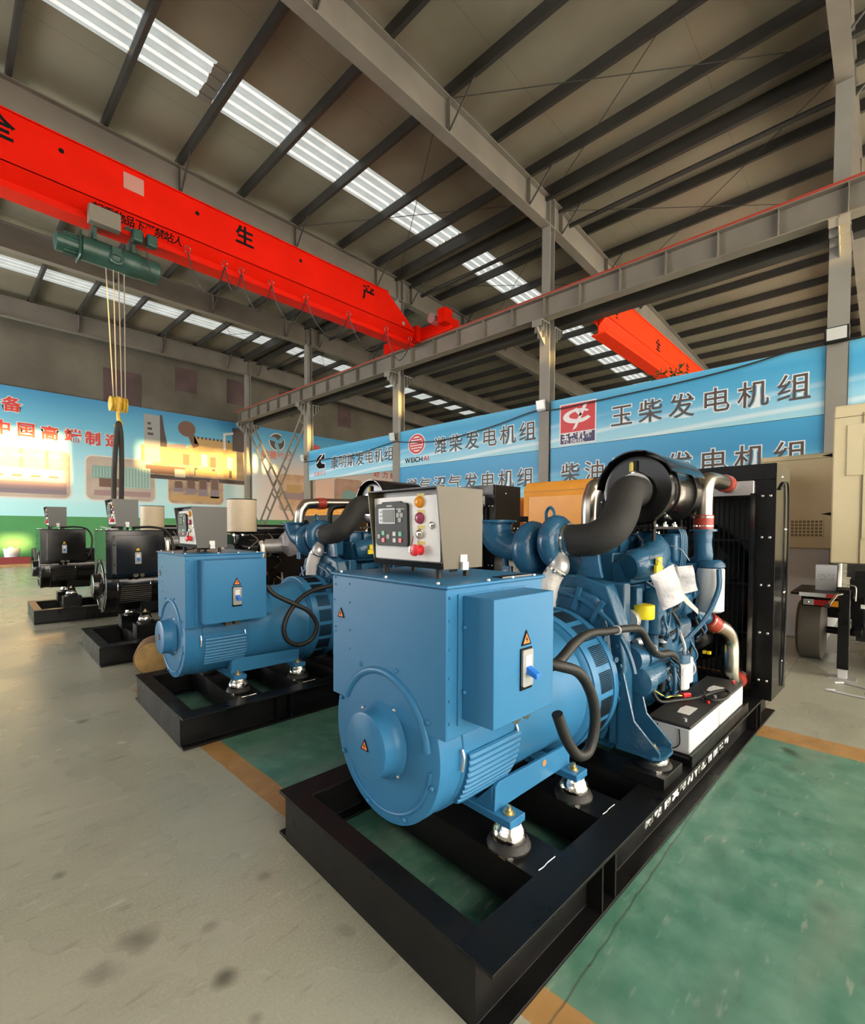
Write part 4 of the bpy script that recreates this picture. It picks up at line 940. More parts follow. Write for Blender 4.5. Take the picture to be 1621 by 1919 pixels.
def radiator(root, dz=0.0, zt=1.99, a0=4.26, a1=4.74, hw=.72):
    r = part('radiator', root); bl, br = AX+hw, AX-hw; zb = .215+dz
    for s in (-1, 1):
        b0 = AX+s*hw; lo, hi = min(b0, b0-s*.006), max(b0, b0-s*.006)
        MB(OFF).box(a0, a1, lo, hi, zb, zt).done('side_plate', BLACK, r, bevel=.002)
        MB(OFF).box(a0-.004, a0, min(b0, b0-s*.13), max(b0, b0-s*.13), zb, zt).done('front_flange', BLACKD, r)
        for z in (.36, .72, 1.08, 1.44, 1.75):
            for x in (.035, .085): MB(OFF).sphere((a0-.004, b0-s*x, z+dz), .011, (.6, 1, 1), 8).done('flange_bolt', BOLT, r)
        for z in (.45, 1.0, 1.5, 1.9):
            for a in (a1-.12, a1-.05) if z < 1.8 else (a0+.2,): MB(OFF).sphere((a, b0, z+dz), .011, (1, .6, 1), 8).done('side_bolt', BOLT, r)
    MB(OFF).box(a0+.15, a1-.05, br+.006, bl-.006, zb+.12, zt-.2).done('core', mat('radiator_core', (.02, .02, .02), .6, bump=.4, bscale=150), r)
    MB(OFF).box(a0-.02, a1, br+.006, bl-.006, zt-.115, zt-.0).done('top_hood', BLACKD, r)
    MB(OFF).box(a0-.03, a0+.05, br+.135, bl-.135, zt-.235, zt-.12).done('top_tank', GALV, r, bevel=.006)
    MB(OFF).box(a0, a1, br+.006, bl-.006, zb, zb+.05).done('bottom_channel', BLACKD, r)
    # fan shroud, fan and guard
    zc = (zb+zt-.23)/2
    MB(OFF).lathe((a0-.03, AX, zc), A_, [(0, .52), (.06, .53), (.15, .62)], 48, caps=False).done('fan_shroud', BLACK, r)
    f = MB(OFF).cyl((a0-.03, AX, zc), (a0+.10, AX, zc), .08).done('fan_hub', BLACKD, r)
    for k in range(7):
        an = 2*PI*k/7; c, s = math.cos(an), math.sin(an); e = Vector((0, c, s)); t = Vector((0, -s, c)); q = Vector((a0+.04, AX, zc))
        MB(OFF).quadbox([q+e*.07+t*-.05+A_*.03, q+e*.5+t*-.09+A_*.05, q+e*.5+t*.09-A_*.05, q+e*.07+t*.05-A_*.03], [p+A_*.008 for p in (q+e*.07+t*-.05+A_*.03, q+e*.5+t*-.09+A_*.05, q+e*.5+t*.09-A_*.05, q+e*.07+t*.05-A_*.03)]).done('fan_blade', BLACKD, f)
    g = part('fan_guard', r); ga = a0-.05
    n = 34
    for k in range(n):
        bb = br+.15+(bl-br-.30)*k/(n-1)
        MB(OFF).box(ga-.003, ga+.003, bb-.004, bb+.004, zb+.13, zt-.24).done('guard_bar', BLACK, g)
    for z in (zb+.13, zb+.5, zb+.87, zb+1.2, zt-.24): MB(OFF).box(ga-.006, ga+.006, br+.14, bl-.14, z-.008, z+.008).done('guard_rail', BLACK, g)
    for bb in (br+.135, AX-.2, AX+.2, bl-.135): MB(OFF).box(ga-.012, ga+.012, bb-.016, bb+.016, zb+.1, zt-.22).done('guard_post', BLACK, g)
    return r

def blue_engine(root, full=True):
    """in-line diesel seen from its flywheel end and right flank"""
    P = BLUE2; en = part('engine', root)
    D = lambda b, name, m=P, par=en, bv=0.0: b.done(name, m, par, bevel=bv)
    fh = [(1.16, .30), (1.09, .42), (1.10, .80), (1.13, 1.0), (1.20, 1.19), (1.36, 1.235), (1.62, 1.235), (1.79, 1.19), (1.87, 1.0), (1.90, .8), (1.90, .42), (1.83, .30)]
    D(MB(OFF).prism(fh, 'x', 2.47, 2.58), 'flywheel_housing', bv=.012)
    D(MB(OFF).prism([(AX+(p-AX)*.86, ZS+(q-ZS)*.88) for p, q in fh], 'x', 2.44, 2.475), 'housing_cover', bv=.02)
    for an in [PI*.12+i*PI*.095 for i in range(9)]:
        c, s = math.cos(an), math.sin(an); r1 = .50 if abs(c) < .75 else .36
        p, q = Vector((2.434, AX+.40*c, ZS+.40*s)), Vector((2.440, AX+(r1+.04)*c*.95, ZS+(r1+.04)*s))
        D(MB(OFF).tube([p, (p+q)/2, q], .016, n=6), 'housing_rib')
    D(MB(OFF).torus((2.437, AX, ZS), A_, .475, .014, n=60, m=6, a0=.2, a1=PI-.2), 'housing_ring')
    for k in range(14):
        an = .1+k*.22; D(MB(OFF).lathe((2.47, AX+.41*math.cos(an)*.93, ZS+.02+.50*math.sin(an)*.98), -A_, [(0, .014), (.012, .013)], 6), 'housing_bolt')
    D(MB(OFF).box(2.58, 2.66, 1.15, 1.84, .42, 1.2), 'rear_plate', bv=.01)
    D(MB(OFF).loft([(2.66, AX, .80, .30, .40), (2.75, AX, .80, .27, .38), (3.72, AX, .80, .27, .38), (3.80, AX, .80, .25, .36)], p=7, n=32), 'cylinder_block')
    D(MB(OFF).loft([(2.68, AX, .36, .20, .10), (3.66, AX, .36, .20, .10)], p=8), 'oil_pan')
    for k in range(6):
        a = 2.76+.165*k
        D(MB(OFF).box(a-.072, a+.072, 1.27, 1.73, 1.17, 1.36), 'cylinder_head', bv=.012)
        D(MB(OFF).loft([(a-.068, AX, 1.40, .19, .055), (a-.05, AX, 1.405, .2, .062), (a+.05, AX, 1.405, .2, .062), (a+.068, AX, 1.40, .19, .055)], p=6), 'rocker_cover')
        D(MB(OFF).lathe((a, 1.36, 1.46), Z_, [(0, .013), (.02, .012)], 8), 'cover_bolt', BOLT)
    D(MB(OFF).box(2.52, 2.66, 1.35, 1.72, 1.22, 1.44), 'turbo_pedestal', bv=.03)
    D(MB(OFF).prism([(1.24, 1.225), (1.40, 1.225), (1.37, 1.32), (1.36, 1.43), (1.27, 1.43), (1.26, 1.32)], 'x', 2.49, 2.52), 'rear_bracket', bv=.006)
    # intake elbow with the yellow stickers, feeding the manifold along the heads
    im = D(MB(OFF).tube([(2.66, 1.17, 1.285), (2.72, 1.15, 1.295), (2.88, 1.14, 1.31), (3.02, 1.17, 1.36), (3.14, 1.25, 1.405), (3.2, 1.33, 1.41)], [.072, .092, .098, .095, .085, .07], n=18), 'intake_elbow')
    im2 = D(MB(OFF).loft([(2.68, 1.215, 1.25, .055, .06), (2.7, 1.215, 1.25, .065, .07), (3.6, 1.215, 1.25, .065, .07), (3.64, 1.215, 1.25, .05, .06)], p=5), 'intake_manifold')
    for (x, z, w, h) in ((2.88, 1.265, .085, .042), (2.90, 1.31, .055, .042)):
        MB(OFF).box(x-.17, x-.17+w, 1.03, 1.045, z-.01, z-.01+h).done('caution_sticker', YELLOW, im)
    D(MB(OFF).box(2.62, 3.75, 1.225, 1.24, 1.10, 1.16), 'head_flange', bv=.004)
    for k in range(12): D(MB(OFF).lathe((2.66+.095*k, 1.225, 1.13), -B_, [(0, .012), (.01, .011)], 6), 'flange_bolt')
    for k in range(5):
        for z in (.62, .82, 1.0): D(MB(OFF).lathe((2.82+.2*k, 1.225, z), -B_, [(0, .05), (.01, .045), (.014, .03)], 16), 'core_plug')
    # fuel pump, oil filler, lines
    D(MB(OFF).cyl((2.98, 1.15, .60), (2.98, 1.15, .88), .034), 'breather_pipe'); D(MB(OFF).lathe((2.98, 1.14, .86), Z_, [(0, .05), (.01, .068), (.26, .068), (.275, .05)], 22), 'breather_can')
    D(MB(OFF).cyl((3.05, 1.12, .50), (3.05, 1.12, .84), .022), 'drain_hose', RUBBER); MB(OFF).cyl((3.05, 1.12, .80), (3.05, 1.12, .825), .025).done('hose_clip', WHITE, en)
    D(MB(OFF).tube([(2.76, 1.25, .78), (2.76, 1.19, .80), (2.765, 1.13, .88), (2.765, 1.12, 1.0)], .03, n=12), 'oil_filler'); D(MB(OFF).lathe((2.765, 1.12, .985), Z_, [(0, .056), (.005, .059), (.075, .059), (.08, .054)], 22), 'filler_cap', YELLOW)
    D(MB(OFF).loft([(3.05, 1.17, .78, .05, .09), (3.1, 1.15, .79, .07, .12), (3.45, 1.15, .79, .07, .12), (3.5, 1.17, .78, .05, .09)], p=5), 'injection_pump')
    rnd = random.Random(3)
    for k in range(9):
        a = 3.02+.055*k; D(MB(OFF).tube([(a, 1.13, .90), (a, 1.08, .98+.01*k), (a-.05+.04*k, 1.12, 1.12), (a-.1+.06*k, 1.19, 1.2), (2.8+.105*k, 1.25, 1.36)], .0075, n=6), 'fuel_line')
    for k in range(20):
        a = 2.98+rnd.random()*.62; z = .46+rnd.random()*.6; D(MB(OFF).tube([(a, 1.09, z), (a+.08*rnd.uniform(-1, 1), 1.05, z+.06), (a+.12*rnd.uniform(-1, 1), 1.08, z+.16), (a+.1, 1.14, z+.22)], .006+.005*rnd.random(), n=6), 'oil_line', (P, P, P, RUBBER, GALV)[k % 5])
    for k in range(40):
        a = 2.8+rnd.random()*.85; z = .45+rnd.random()*.72; D(MB(OFF).lathe((a, 1.21, z), -B_, [(0, .02), (.02, .018), (.022, .01), (.035+.03*rnd.random(), .01)], 6), 'block_fitting')
    D(MB(OFF).box(3.3, 3.42, 1.06, 1.2, .94, 1.08), 'pump_governor', bv=.02); D(MB(OFF).box(2.72, 2.8, 1.14, 1.22, 1.02, 1.16), 'sensor_block', bv=.008)
    D(MB(OFF).lathe((2.66, 1.17, .98), A_, [(0, .06), (.05, .06), (.07, .05)], 18), 'rear_cover', GALV); 
    for z in (.74, .8, .86): D(MB(OFF).cyl((2.66, 1.12, z), (2.74, 1.11, z), .022, n=10), 'solenoid_stud', GALV)
    # starter motor
    st = D(MB(OFF).lathe((2.585, 1.09, .66), A_, [(0, .045), (.02, .085), (.1, .088), (.12, .07), (.28, .07), (.29, .062), (.42, .062), (.43, .045)], 24), 'starter_motor')
    MB(OFF).lathe((2.68, 1.07, .775), A_, [(0, .036), (.2, .036), (.21, .02), (.24, .02)], 16).done('starter_solenoid', P, st)
    MB(OFF).lathe((2.585, 1.12, .78), A_, [(0, .07), (.08, .08), (.09, .06)], 18).done('starter_flange', P, st)
    for k in range(5): MB(OFF).tube([(2.9, 1.02, .76-.02*k), (2.97, .99, .70-.03*k), (2.98, 1.0, .60-.02*k), (2.9, 1.04, .53)], .006, n=6).done('wiring_loop', BLUE2 if k % 2 else RUBBER, st)
    MB(OFF).torus((2.96, 1.03, .62), (.6, -1, 0), .09, .012, n=24, m=8).done('loom_ring', P, st); MB(OFF).box(2.93, 2.975, .955, .96, .65, .69).done('wire_tag', LABELW, st)
    D(MB(OFF).lathe((3.17, 1.06, .50), Z_, [(0, .05), (.01, .06), (.16, .06), (.17, .05)], 20), 'oil_filter', WHITE); D(MB(OFF).lathe((3.17, 1.06, .67), Z_, [(0, .064), (.05, .06)], 20), 'oil_filter_head')
    D(MB(OFF).lathe((3.33, 1.09, .50), Z_, [(0, .05), (.01, .06), (.16, .06), (.17, .05)], 20), 'oil_filter', WHITE)
    # big fuel filter on its bracket
    D(MB(OFF).lathe((3.55, 1.0, .945), Z_, [(0, .065), (.012, .083), (.285, .083), (.295, .078)], 32), 'fuel_filter', WHITE)
    D(MB(OFF).lathe((3.55, 1.0, 1.24), Z_, [(0, .078), (.01, .088), (.03, .085), (.055, .06)], 24), 'fuel_filter_head'); D(MB(OFF).box(3.5, 3.6, 1.04, 1.25, 1.22, 1.27), 'filter_bracket', bv=.01)
    for k, x in enumerate((3.46, 3.50)): D(MB(OFF).tube([(x, .93, 1.24), (x-.01, .93, 1.10), (x-.09, .98, .92), (x-.22, 1.06, .78), (x-.28, 1.1, .72)], .012, n=8), 'fuel_pipe')
    # front gear case, water pump, pulley
    D(MB(OFF).box(3.74, 3.86, 1.22, 1.78, .45, 1.28), 'gear_case', bv=.02); D(MB(OFF).lathe((3.86, AX, 1.05), A_, [(0, .12), (.06, .12), (.07, .09), (.2, .07)], 24), 'water_pump')
    D(MB(OFF).lathe((3.80, 1.17, .70), A_, [(0, .06), (.02, .085), (.16, .085), (.2, .06)], 24), 'charging_dynamo', DARKP); D(MB(OFF).lathe((3.77, 1.17, .70), A_, [(0, .05), (.025, .055)], 20), 'dynamo_cap', BLACK)
    for dx in (.0, .03): MB(OFF).box(3.86, 3.89, 1.08+dx, 1.10+dx, .58, .6).done('dynamo_plug', YELLOW, en)
    D(MB(OFF).tube([(3.95, 1.18, .8), (3.97, 1.3, 1.0), (3.97, AX, 1.18), (3.97, 1.69, 1.0), (3.97, 1.5, .5), (3.96, 1.25, .55), (3.95, 1.18, .62)], .012, n=6), 'fan_belt', RUBBER)
    # thermostat riser with the red hose and the stainless elbow to the radiator
    D(MB(OFF).tube([(3.62, 1.26, 1.24), (3.60, 1.12, 1.25), (3.56, 1.05, 1.30), (3.55, 1.05, 1.40), (3.55, 1.05, 1.50)], [.05, .06, .058, .055, .06], n=18), 'riser_pipe'); D(MB(OFF).lathe((3.55, 1.05, 1.485), Z_, [(0, .085), (.015, .085)], 24), 'riser_flange')
    for k in range(4): D(MB(OFF).tube([(3.3+.03*k, 1.20, 1.50-.01*k), (3.31+.03*k, 1.12, 1.49), (3.32+.03*k, 1.11, 1.35), (3.34+.03*k, 1.13, 1.2)], .007, n=6), 'sensor_line')
    D(MB(OFF).box(3.26, 3.5, 1.12, 1.22, 1.28, 1.47), 'thermostat_housing', bv=.02)
    for (p, q) in (((3.55, 1.05, 1.50), (3.55, 1.05, 1.595)), ((3.98, 1.05, 1.84), (4.10, 1.05, 1.84))):
        h = D(MB(OFF).cyl(p, q, .062, n=24), 'silicone_hose', REDH); d = (Vector(q)-Vector(p)).normalized()
        for t in (.18, .8): MB(OFF).lathe(Vector(p)+(Vector(q)-Vector(p))*t, d, [(0, .0645), (.009, .0645)], 24).done('hose_clamp', CHROME, h)
    D(MB(OFF).tube([(3.55, 1.05, 1.57), (3.55, 1.05, 1.70), (3.58, 1.05, 1.80), (3.68, 1.05, 1.84), (4.02, 1.05, 1.84)], .055, n=18), 'coolant_pipe', STAIN)
    D(MB(OFF).tube([(4.06, 1.05, 1.84), (4.22, 1.07, 1.83), (4.27, 1.1, 1.82)], .05, n=14), 'tank_inlet', GALV)
    D(MB(OFF).tube([(3.40, 1.80, 1.42), (3.40, 1.80, 1.66), (3.44, 1.80, 1.78), (3.56, 1.80, 1.84), (4.22, 1.80, 1.84)], .06, n=16), 'charge_air_pipe', STAIN)
    # lower stainless pipe to the bottom tank
    h = D(MB(OFF).cyl((3.70, 1.06, .87), (3.80, 1.03, .81), .06, n=22), 'silicone_hose', REDH)
    for t in (.1, .85): MB(OFF).lathe(Vector((3.70, 1.06, .87)).lerp(Vector((3.80, 1.03, .81)), t), Vector((.1, -.03, -.06)), [(0, .0625), (.01, .0625)], 22).done('hose_clamp', CHROME, h)
    D(MB(OFF).tube([(3.60, 1.12, .92), (3.72, 1.06, .86)], .05, n=14, smooth=False), 'water_inlet')
    D(MB(OFF).tube([(3.78, 1.035, .825), (3.90, 1.0, .77), (3.98, .985, .68), (3.99, .98, .56), (4.0, .98, .44), (4.05, .98, .37), (4.12, .98, .35)], .055, n=18), 'lower_coolant_pipe', STAIN)
    D(MB(OFF).cyl((4.10, .98, .35), (4.20, .98, .35), .062, n=22), 'silicone_hose', REDH)
    D(MB(OFF).cyl((4.18, .98, .35), (4.28, .98, .35), .05, n=16), 'bottom_inlet', GALV)
    # turbocharger
    tb = part('turbocharger', root); T = lambda b, n, m=P: b.done(n, m, tb)
    T(MB(OFF).torus((2.5, 1.70, 1.375), B_, .095, .078, n=36, m=14).sphere((2.5, 1.70, 1.375), .11, (1, .6, 1)), 'turbine_housing')
    T(MB(OFF).tube([(2.5, 1.70, 1.24), (2.56, 1.66, 1.2), (2.68, 1.62, 1.24)], .07, n=14), 'turbine_inlet')
    T(MB(OFF).cyl((2.5, 1.52, 1.41), (2.5, 1.68, 1.39), .06), 'bearing_housing')
    T(MB(OFF).torus((2.5, 1.53, 1.42), B_, .10, .062, n=36, m=14, taper=None).sphere((2.5, 1.53, 1.42), .11, (1, .5, 1)), 'compressor_housing'); T(MB(OFF).lathe((2.5, 1.53, 1.43), -B_, [(0, .12), (.05, .115), (.07, .095), (.11, .092)], 30), 'compressor_inlet')
    T(MB(OFF).tube([(2.5, 1.75, 1.38), (2.5, 1.86, 1.38), (2.49, 1.95, 1.42), (2.48, 1.985, 1.50), (2.48, 1.99, 1.545)], [.085, .09, .10, .115, .125], n=24), 'exhaust_elbow')
    T(MB(OFF).lathe((2.48, 1.99, 1.54), Z_, [(0, .145), (.012, .147), (.014, .147)], 36), 'exhaust_flange'); T(MB(OFF).lathe((2.48, 1.99, 1.554), Z_, [(0, .11), (.002, .11)], 30), 'exhaust_blank', INK)
    T(MB(OFF).tube([(2.47, 1.585, 1.55), (2.47, 1.585, 1.60), (2.47, 1.56, 1.625), (2.47, 1.535, 1.60), (2.47, 1.535, 1.55)], .010, n=8), 'lifting_eye'); T(MB(OFF).box(2.43, 2.47, 1.715, 1.755, 1.54, 1.575), 'actuator_nut', INK)
    T(MB(OFF).box(2.44, 2.46, 1.82, 1.90, 1.18, 1.26), 'elbow_bracket'); T(MB(OFF).cyl((2.47, 1.88, 1.24), (2.47, 1.9, 1.36), .02, n=10), 'elbow_strut')
    T(MB(OFF).tube([(2.46, 1.50, 1.34), (2.44, 1.47, 1.285), (2.43, 1.475, 1.26)], .055, n=16), 'compressor_outlet', GALV)
    T(MB(OFF).tube([(2.435, 1.475, 1.275), (2.42, 1.51, 1.215), (2.41, 1.53, 1.14), (2.42, 1.55, 1.04), (2.44, 1.56, .98)], [.055, .058, .058, .06, .055], n=18), 'wrapped_outlet_hose', SILVER)
    T(MB(OFF).lathe((2.43, 1.482, 1.265), (-.03, .08, -.12), [(0, .062), (.012, .062)], 22), 'hose_clamp', CHROME); 
    for k in range(5): an = k*1.2; T(MB(OFF).sphere((2.42+.055*math.cos(an), 1.49+.05*math.sin(an), 1.255), .011, n=8), 'clamp_nut', CHROME)
    # air cleaner with its rain hood, and the sleeved intake hose
    ac = part('air_cleaner', root); C = (1.232, 1.735); K = lambda b, n, m=BLACK: b.done(n, m, ac)
    K(MB(OFF).lathe((2.90, *C), A_, [(0, .18), (.004, .205), (.03, .212), (.035, .205), (.06, .2), (.56, .2), (.58, .19), (.6, .15), (.62, .07)], 56), 'canister')
    b = MB(OFF); n = 30; a0_, a1_ = .42, PI-.05
    for i in range(n):
        t0, t1 = a0_+(a1_-a0_)*i/n, a0_+(a1_-a0_)*(i+1)/n
        q = lambda t, r, x: Vector((x, C[0]-r*math.cos(t), C[1]+r*math.sin(t)))
        b.quadbox([q(t0, .232, 2.87), q(t1, .232, 2.87), q(t1, .232, 3.44), q(t0, .232, 3.44)], [q(t0, .240, 2.87), q(t1, .240, 2.87), q(t1, .240, 3.44), q(t0, .240, 3.44)])
    bmesh.ops.remove_doubles(b.bm, verts=b.bm.verts[:], dist=1e-4); K(b, 'rain_hood')
    K(MB(OFF).lathe((2.86, 1.225, 1.725), A_, [(0, .088), (.03, .092), (.05, .092)], 30), 'inlet_collar', RUBBER)
    K(MB(OFF).lathe((2.852, 1.225, 1.728), A_, [(0, .108), (.012, .108)], 30), 'collar_clamp', CHROME)
    K(MB(OFF).lathe((2.885, 1.255, 1.845), Z_, [(0, .012), (.01, .014), (.05, .014), (.06, .008)], 12), 'service_indicator', LABY); K(MB(OFF).cbox((2.89, 1.235, 1.88), .02, .02, .07), 'indicator_clip', DARKP)
    K(MB(OFF).tube([(2.88, 1.255, 1.845), (2.875, 1.22, 1.84), (2.87, 1.18, 1.815)], .009, n=8), 'indicator_stem', CHROME)
    for z in (1.58, 1.62, 1.66):
        for a in (3.02, 3.30): K(MB(OFF).lathe((a, 1.232-.13, 1.735-.155), (0, -.65, -.76), [(0, .014), (.012, .01)], 8), 'strap_bolt', BOLT); break
    for a in (3.05, 3.35): K(MB(OFF).torus((a, *C), A_, .2, .006, n=40, m=6), 'strap', BLACKD)
    K(MB(OFF).box(2.9, 3.45, 1.12, 1.36, 1.50, 1.515), 'saddle', BLACKD); 
    for a in (2.95, 3.4):
        for bb in (1.14, 1.34): K(MB(OFF).box(a-.02, a+.02, bb-.004, bb+.004, 1.32, 1.58), 'saddle_leg', BLACKD)
    for a in (2.98, 3.14, 3.3): K(MB(OFF).lathe((a, 1.15, 1.515), Z_, [(0, .02), (.012, .018), (.012, .01), (.03, .01)], 8), 'saddle_bolt', CHROME)
    hs = part('intake_hose', root)
    MB(OFF).tube([(2.5, 1.45, 1.432), (2.5, 1.37, 1.435), (2.505, 1.29, 1.445), (2.545, 1.225, 1.49), (2.61, 1.205, 1.56), (2.66, 1.205, 1.63), (2.72, 1.215, 1.695), (2.79, 1.222, 1.722), (2.875, 1.225, 1.725)], [.092, .093, .095, .097, .098, .097, .095, .094, .092], n=26).done('sleeve', SLEEVE, hs)
    MB(OFF).lathe((2.5, 1.455, 1.432), -B_, [(0, .1), (.014, .1)], 30).done('sleeve_clamp', CHROME, hs)
    return en

def engine_mount_brackets(root, P=BLUE2):
    for s in (1, -1):
        f = (lambda b: b) if s == 1 else (lambda b: 2*AX-b)
        k = part('engine_mount', root)
        for a in (2.44, 2.60): MB(OFF).prism([(f(1.16), .74), (f(1.09), .74), (f(1.03), .50), (f(.90), .375), (f(.90), .352), (f(1.16), .352)][::s], 'x', a, a+.014).done('gusset', P, k)
        MB(OFF).box(2.44, 2.614, min(f(1.11), f(1.125)), max(f(1.11), f(1.125)), .352, .74).done('back_web', P, k)
        MB(OFF).prism([(2.43, f(.93)), (2.47, f(.885)), (2.585, f(.885)), (2.625, f(.93)), (2.625, f(1.12)), (2.43, f(1.12))][::s], 'z', .335, .352).done('base_plate', P, k)
        MB(OFF).lathe((2.525, f(.96), .352), Z_, [(0, .026), (.005, .026), (.005, .017), (.018, .017), (.018, .01), (.03, .01)], 10).done('mount_bolt', BRASS, k)
        MB(OFF).box(2.40, 2.65, min(f(.86), f(1.08)), max(f(.86), f(1.08)), .2155, .275).done('mount_pedestal', BLACKD, k, bevel=.003)
        for z in (.68, .60): MB(OFF).lathe((2.44, f(1.12), z), -A_, [(0, .018), (.015, .016)], 8).done('bracket_bolt', P, k)
        for a in (4.03,): MB(OFF).box(a-.1, a+.1, min(f(.98), f(1.25)), max(f(.98), f(1.25)), .2155, .40).done('front_support', BLACKD, k)
    MB(OFF).prism([(3.62, .36), (3.72, .36), (3.58, .82), (3.52, .82)], 'y', 1.11, 1.124).done('support_leg', P, root)

def batteries(oa, ob):
    for i, (a0, a1) in enumerate(((2.79, 3.315), (3.33, 3.87))):
        o = gw(a0+oa, .87+ob, .258)
        t = thing('battery', ['white battery with black lid closer to the blue alternator, handle cord on its end', 'white battery with black lid at the radiator end of the near skid'][i], 'battery', o, GR)
        w = .225; q = lambda: MB()
        L_ = a1-a0
        b = MB().box(0, L_, 0, w, 0, .145).done('case', WHITE, t, bevel=.008)
        MB().prism([(-.004, -.004), (L_+.002, -.004), (L_+.002, w+.004), (-.004, w+.004)], 'z', .145, .163).done('lid', mat('battery_lid', (.02, .02, .021), .55, bump=.1), t, bevel=.006)
        MB().prism([(.17, .06), (.32, .06), (.32, .125), (.25, .135), (.17, .125)], 'z', .163, .1645).done('lid_label', LABELW, t)
        for x, m in ((.06, GREYP), (L_-.06, REDP)): MB().cyl((x, .045, .163), (x, .045, .18), .010, n=12).done('terminal', m, t)
        if i == 0:
            MB().tube([(-.006, .055, .135), (-.007, .05, .06), (-.007, .075, .025), (-.007, .12, .012), (-.007, .155, .03), (-.007, .17, .07), (-.006, .17, .135)], .003, n=6).done('handle_cord', INK, t)
        pr = [(.10, .03), (.16, .055), (.20, .04), (.26, .09), (.32, .07), (.40, .08), (.40, .11), (.30, .10), (.22, .12), (.14, .09)]
        MB().prism(pr, 'y', -.0008, 0).done('faint_print', mat('faint_grey_print', (.70, .71, .745), .5), t)
    t = thing('battery_tray', 'black steel tray carrying the two white batteries on the skid rail', 'tray', gw(2.75+oa, .845+ob, .2155), GR)
    b = MB(); b.box(0, 1.16, 0, .28, 0, .0405); b.done('floor_plate', BLACKD, t)
    MB().box(0, 1.16, 0, .014, .0405, .062).done('front_lip', BLACKD, t)
    # loose lead with a red clamp lying over both lids
    o = gw(2.9+oa, .95+ob, .427)
    t = thing('battery_lead', 'loose black battery lead looped over the white batteries with a red clamp', 'cable', o, GR)
    MB().tube([(.06, .20, .10), (.10, .16, .02), (.20, .10, .015), (.36, .02, .016), (.52, -.02, .02), (.60, -.06, .022), (.56, -.10, .022), (.42, -.10, .018), (.36, -.05, .016), (.40, 0, .016), (.46, .02, .02)], .0105, n=8).done('lead', RUBBER, t)
    MB().tube([(.08, .2, .09), (.14, .14, .04), (.22, .13, .03), (.30, .10, .02)], .005, n=6).done('yellow_wire', mat('yellow_green_wire', (.6, .6, .12), .5), t)
    MB().quadbox([(.30, .085, .0), (.38, .065, .0), (.385, .09, .0), (.31, .115, .0)], [(.30, .085, .035), (.38, .07, .025), (.385, .09, .025), (.31, .115, .035)]).done('red_clamp', REDP, t, bevel=.006)

def gen_thing(label, oa, ob, grp=None):
    return thing('diesel_generator', label, 'generator', gw(1.045+oa, 1.495+ob, 0), GR, grp)
# --- the near blue set
g1 = gen_thing('large blue diesel generator set on a black skid with white lettering, closest to the camera', 0, 0)
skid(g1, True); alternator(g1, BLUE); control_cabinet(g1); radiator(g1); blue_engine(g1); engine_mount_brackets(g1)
mounts(g1, [(a, b, .215, .313) for a in (1.54, 2.05) for b in (1.15, 1.84)]+[(2.525, b, .275, .335) for b in (.96, 2.03)])
MB(OFF).tube([(1.597, 1.05, .97), (1.66, .99, .955), (1.76, .965, .91), (1.845, .955, .80), (1.875, .955, .68), (1.84, .96, .575), (1.755, .965, .575), (1.68, .975, .66), (1.625, .985, .775)], .0225, n=12).done('output_cable', RUBBER, g1)
MB(OFF).tube([(1.60, 1.06, .93), (1.70, 1.03, .955), (1.86, 1.045, 1.005), (2.02, 1.06, 1.02), (2.2, 1.07, 1.0), (2.42, 1.06, .985), (2.55, 1.05, .96), (2.63, 1.04, .88), (2.74, 1.03, .80), (2.90, 1.02, .775), (2.99, 1.02, .73), (3.0, 1.03, .66)], [.0215]*3+[.019]*3+[.022]*4+[.02, .02], n=12).done('control_cable', RUBBER, g1)
for p, d in (((2.30, 1.065, .993), (1, 0, -.1)), ((2.69, 1.035, .84), (.7, 0, -.6))): MB(OFF).lathe(p, d, [(0, .024), (.006, .024)], 14).done('cable_tie', LABELW, g1)
MB(OFF).box(1.50, 1.70, 1.155, 1.215, 1.302, 1.3045).done('lid_sheet', INK, g1); MB(OFF).tube([(1.49, 1.152, 1.306), (1.68, 1.148, 1.306)], .003, n=6, smooth=False).done('lid_sheet_edge', GALV, g1)
MB(OFF).lathe((1.86, 1.1915, .425), -B_, [(0, .014), (.0015, .014)], 16).done('check_mark', HAZ, g1)
batteries(0, 0)
MB(OFF).tube([(4.34, .768, 1.80), (4.50, .765, 1.86), (4.62, .762, 1.80), (4.64, .76, 1.3), (4.63, .76, .9), (4.60, .762, .5), (4.58, .766, .26)], .008, n=6).done('side_cable', RUBBER, g1)
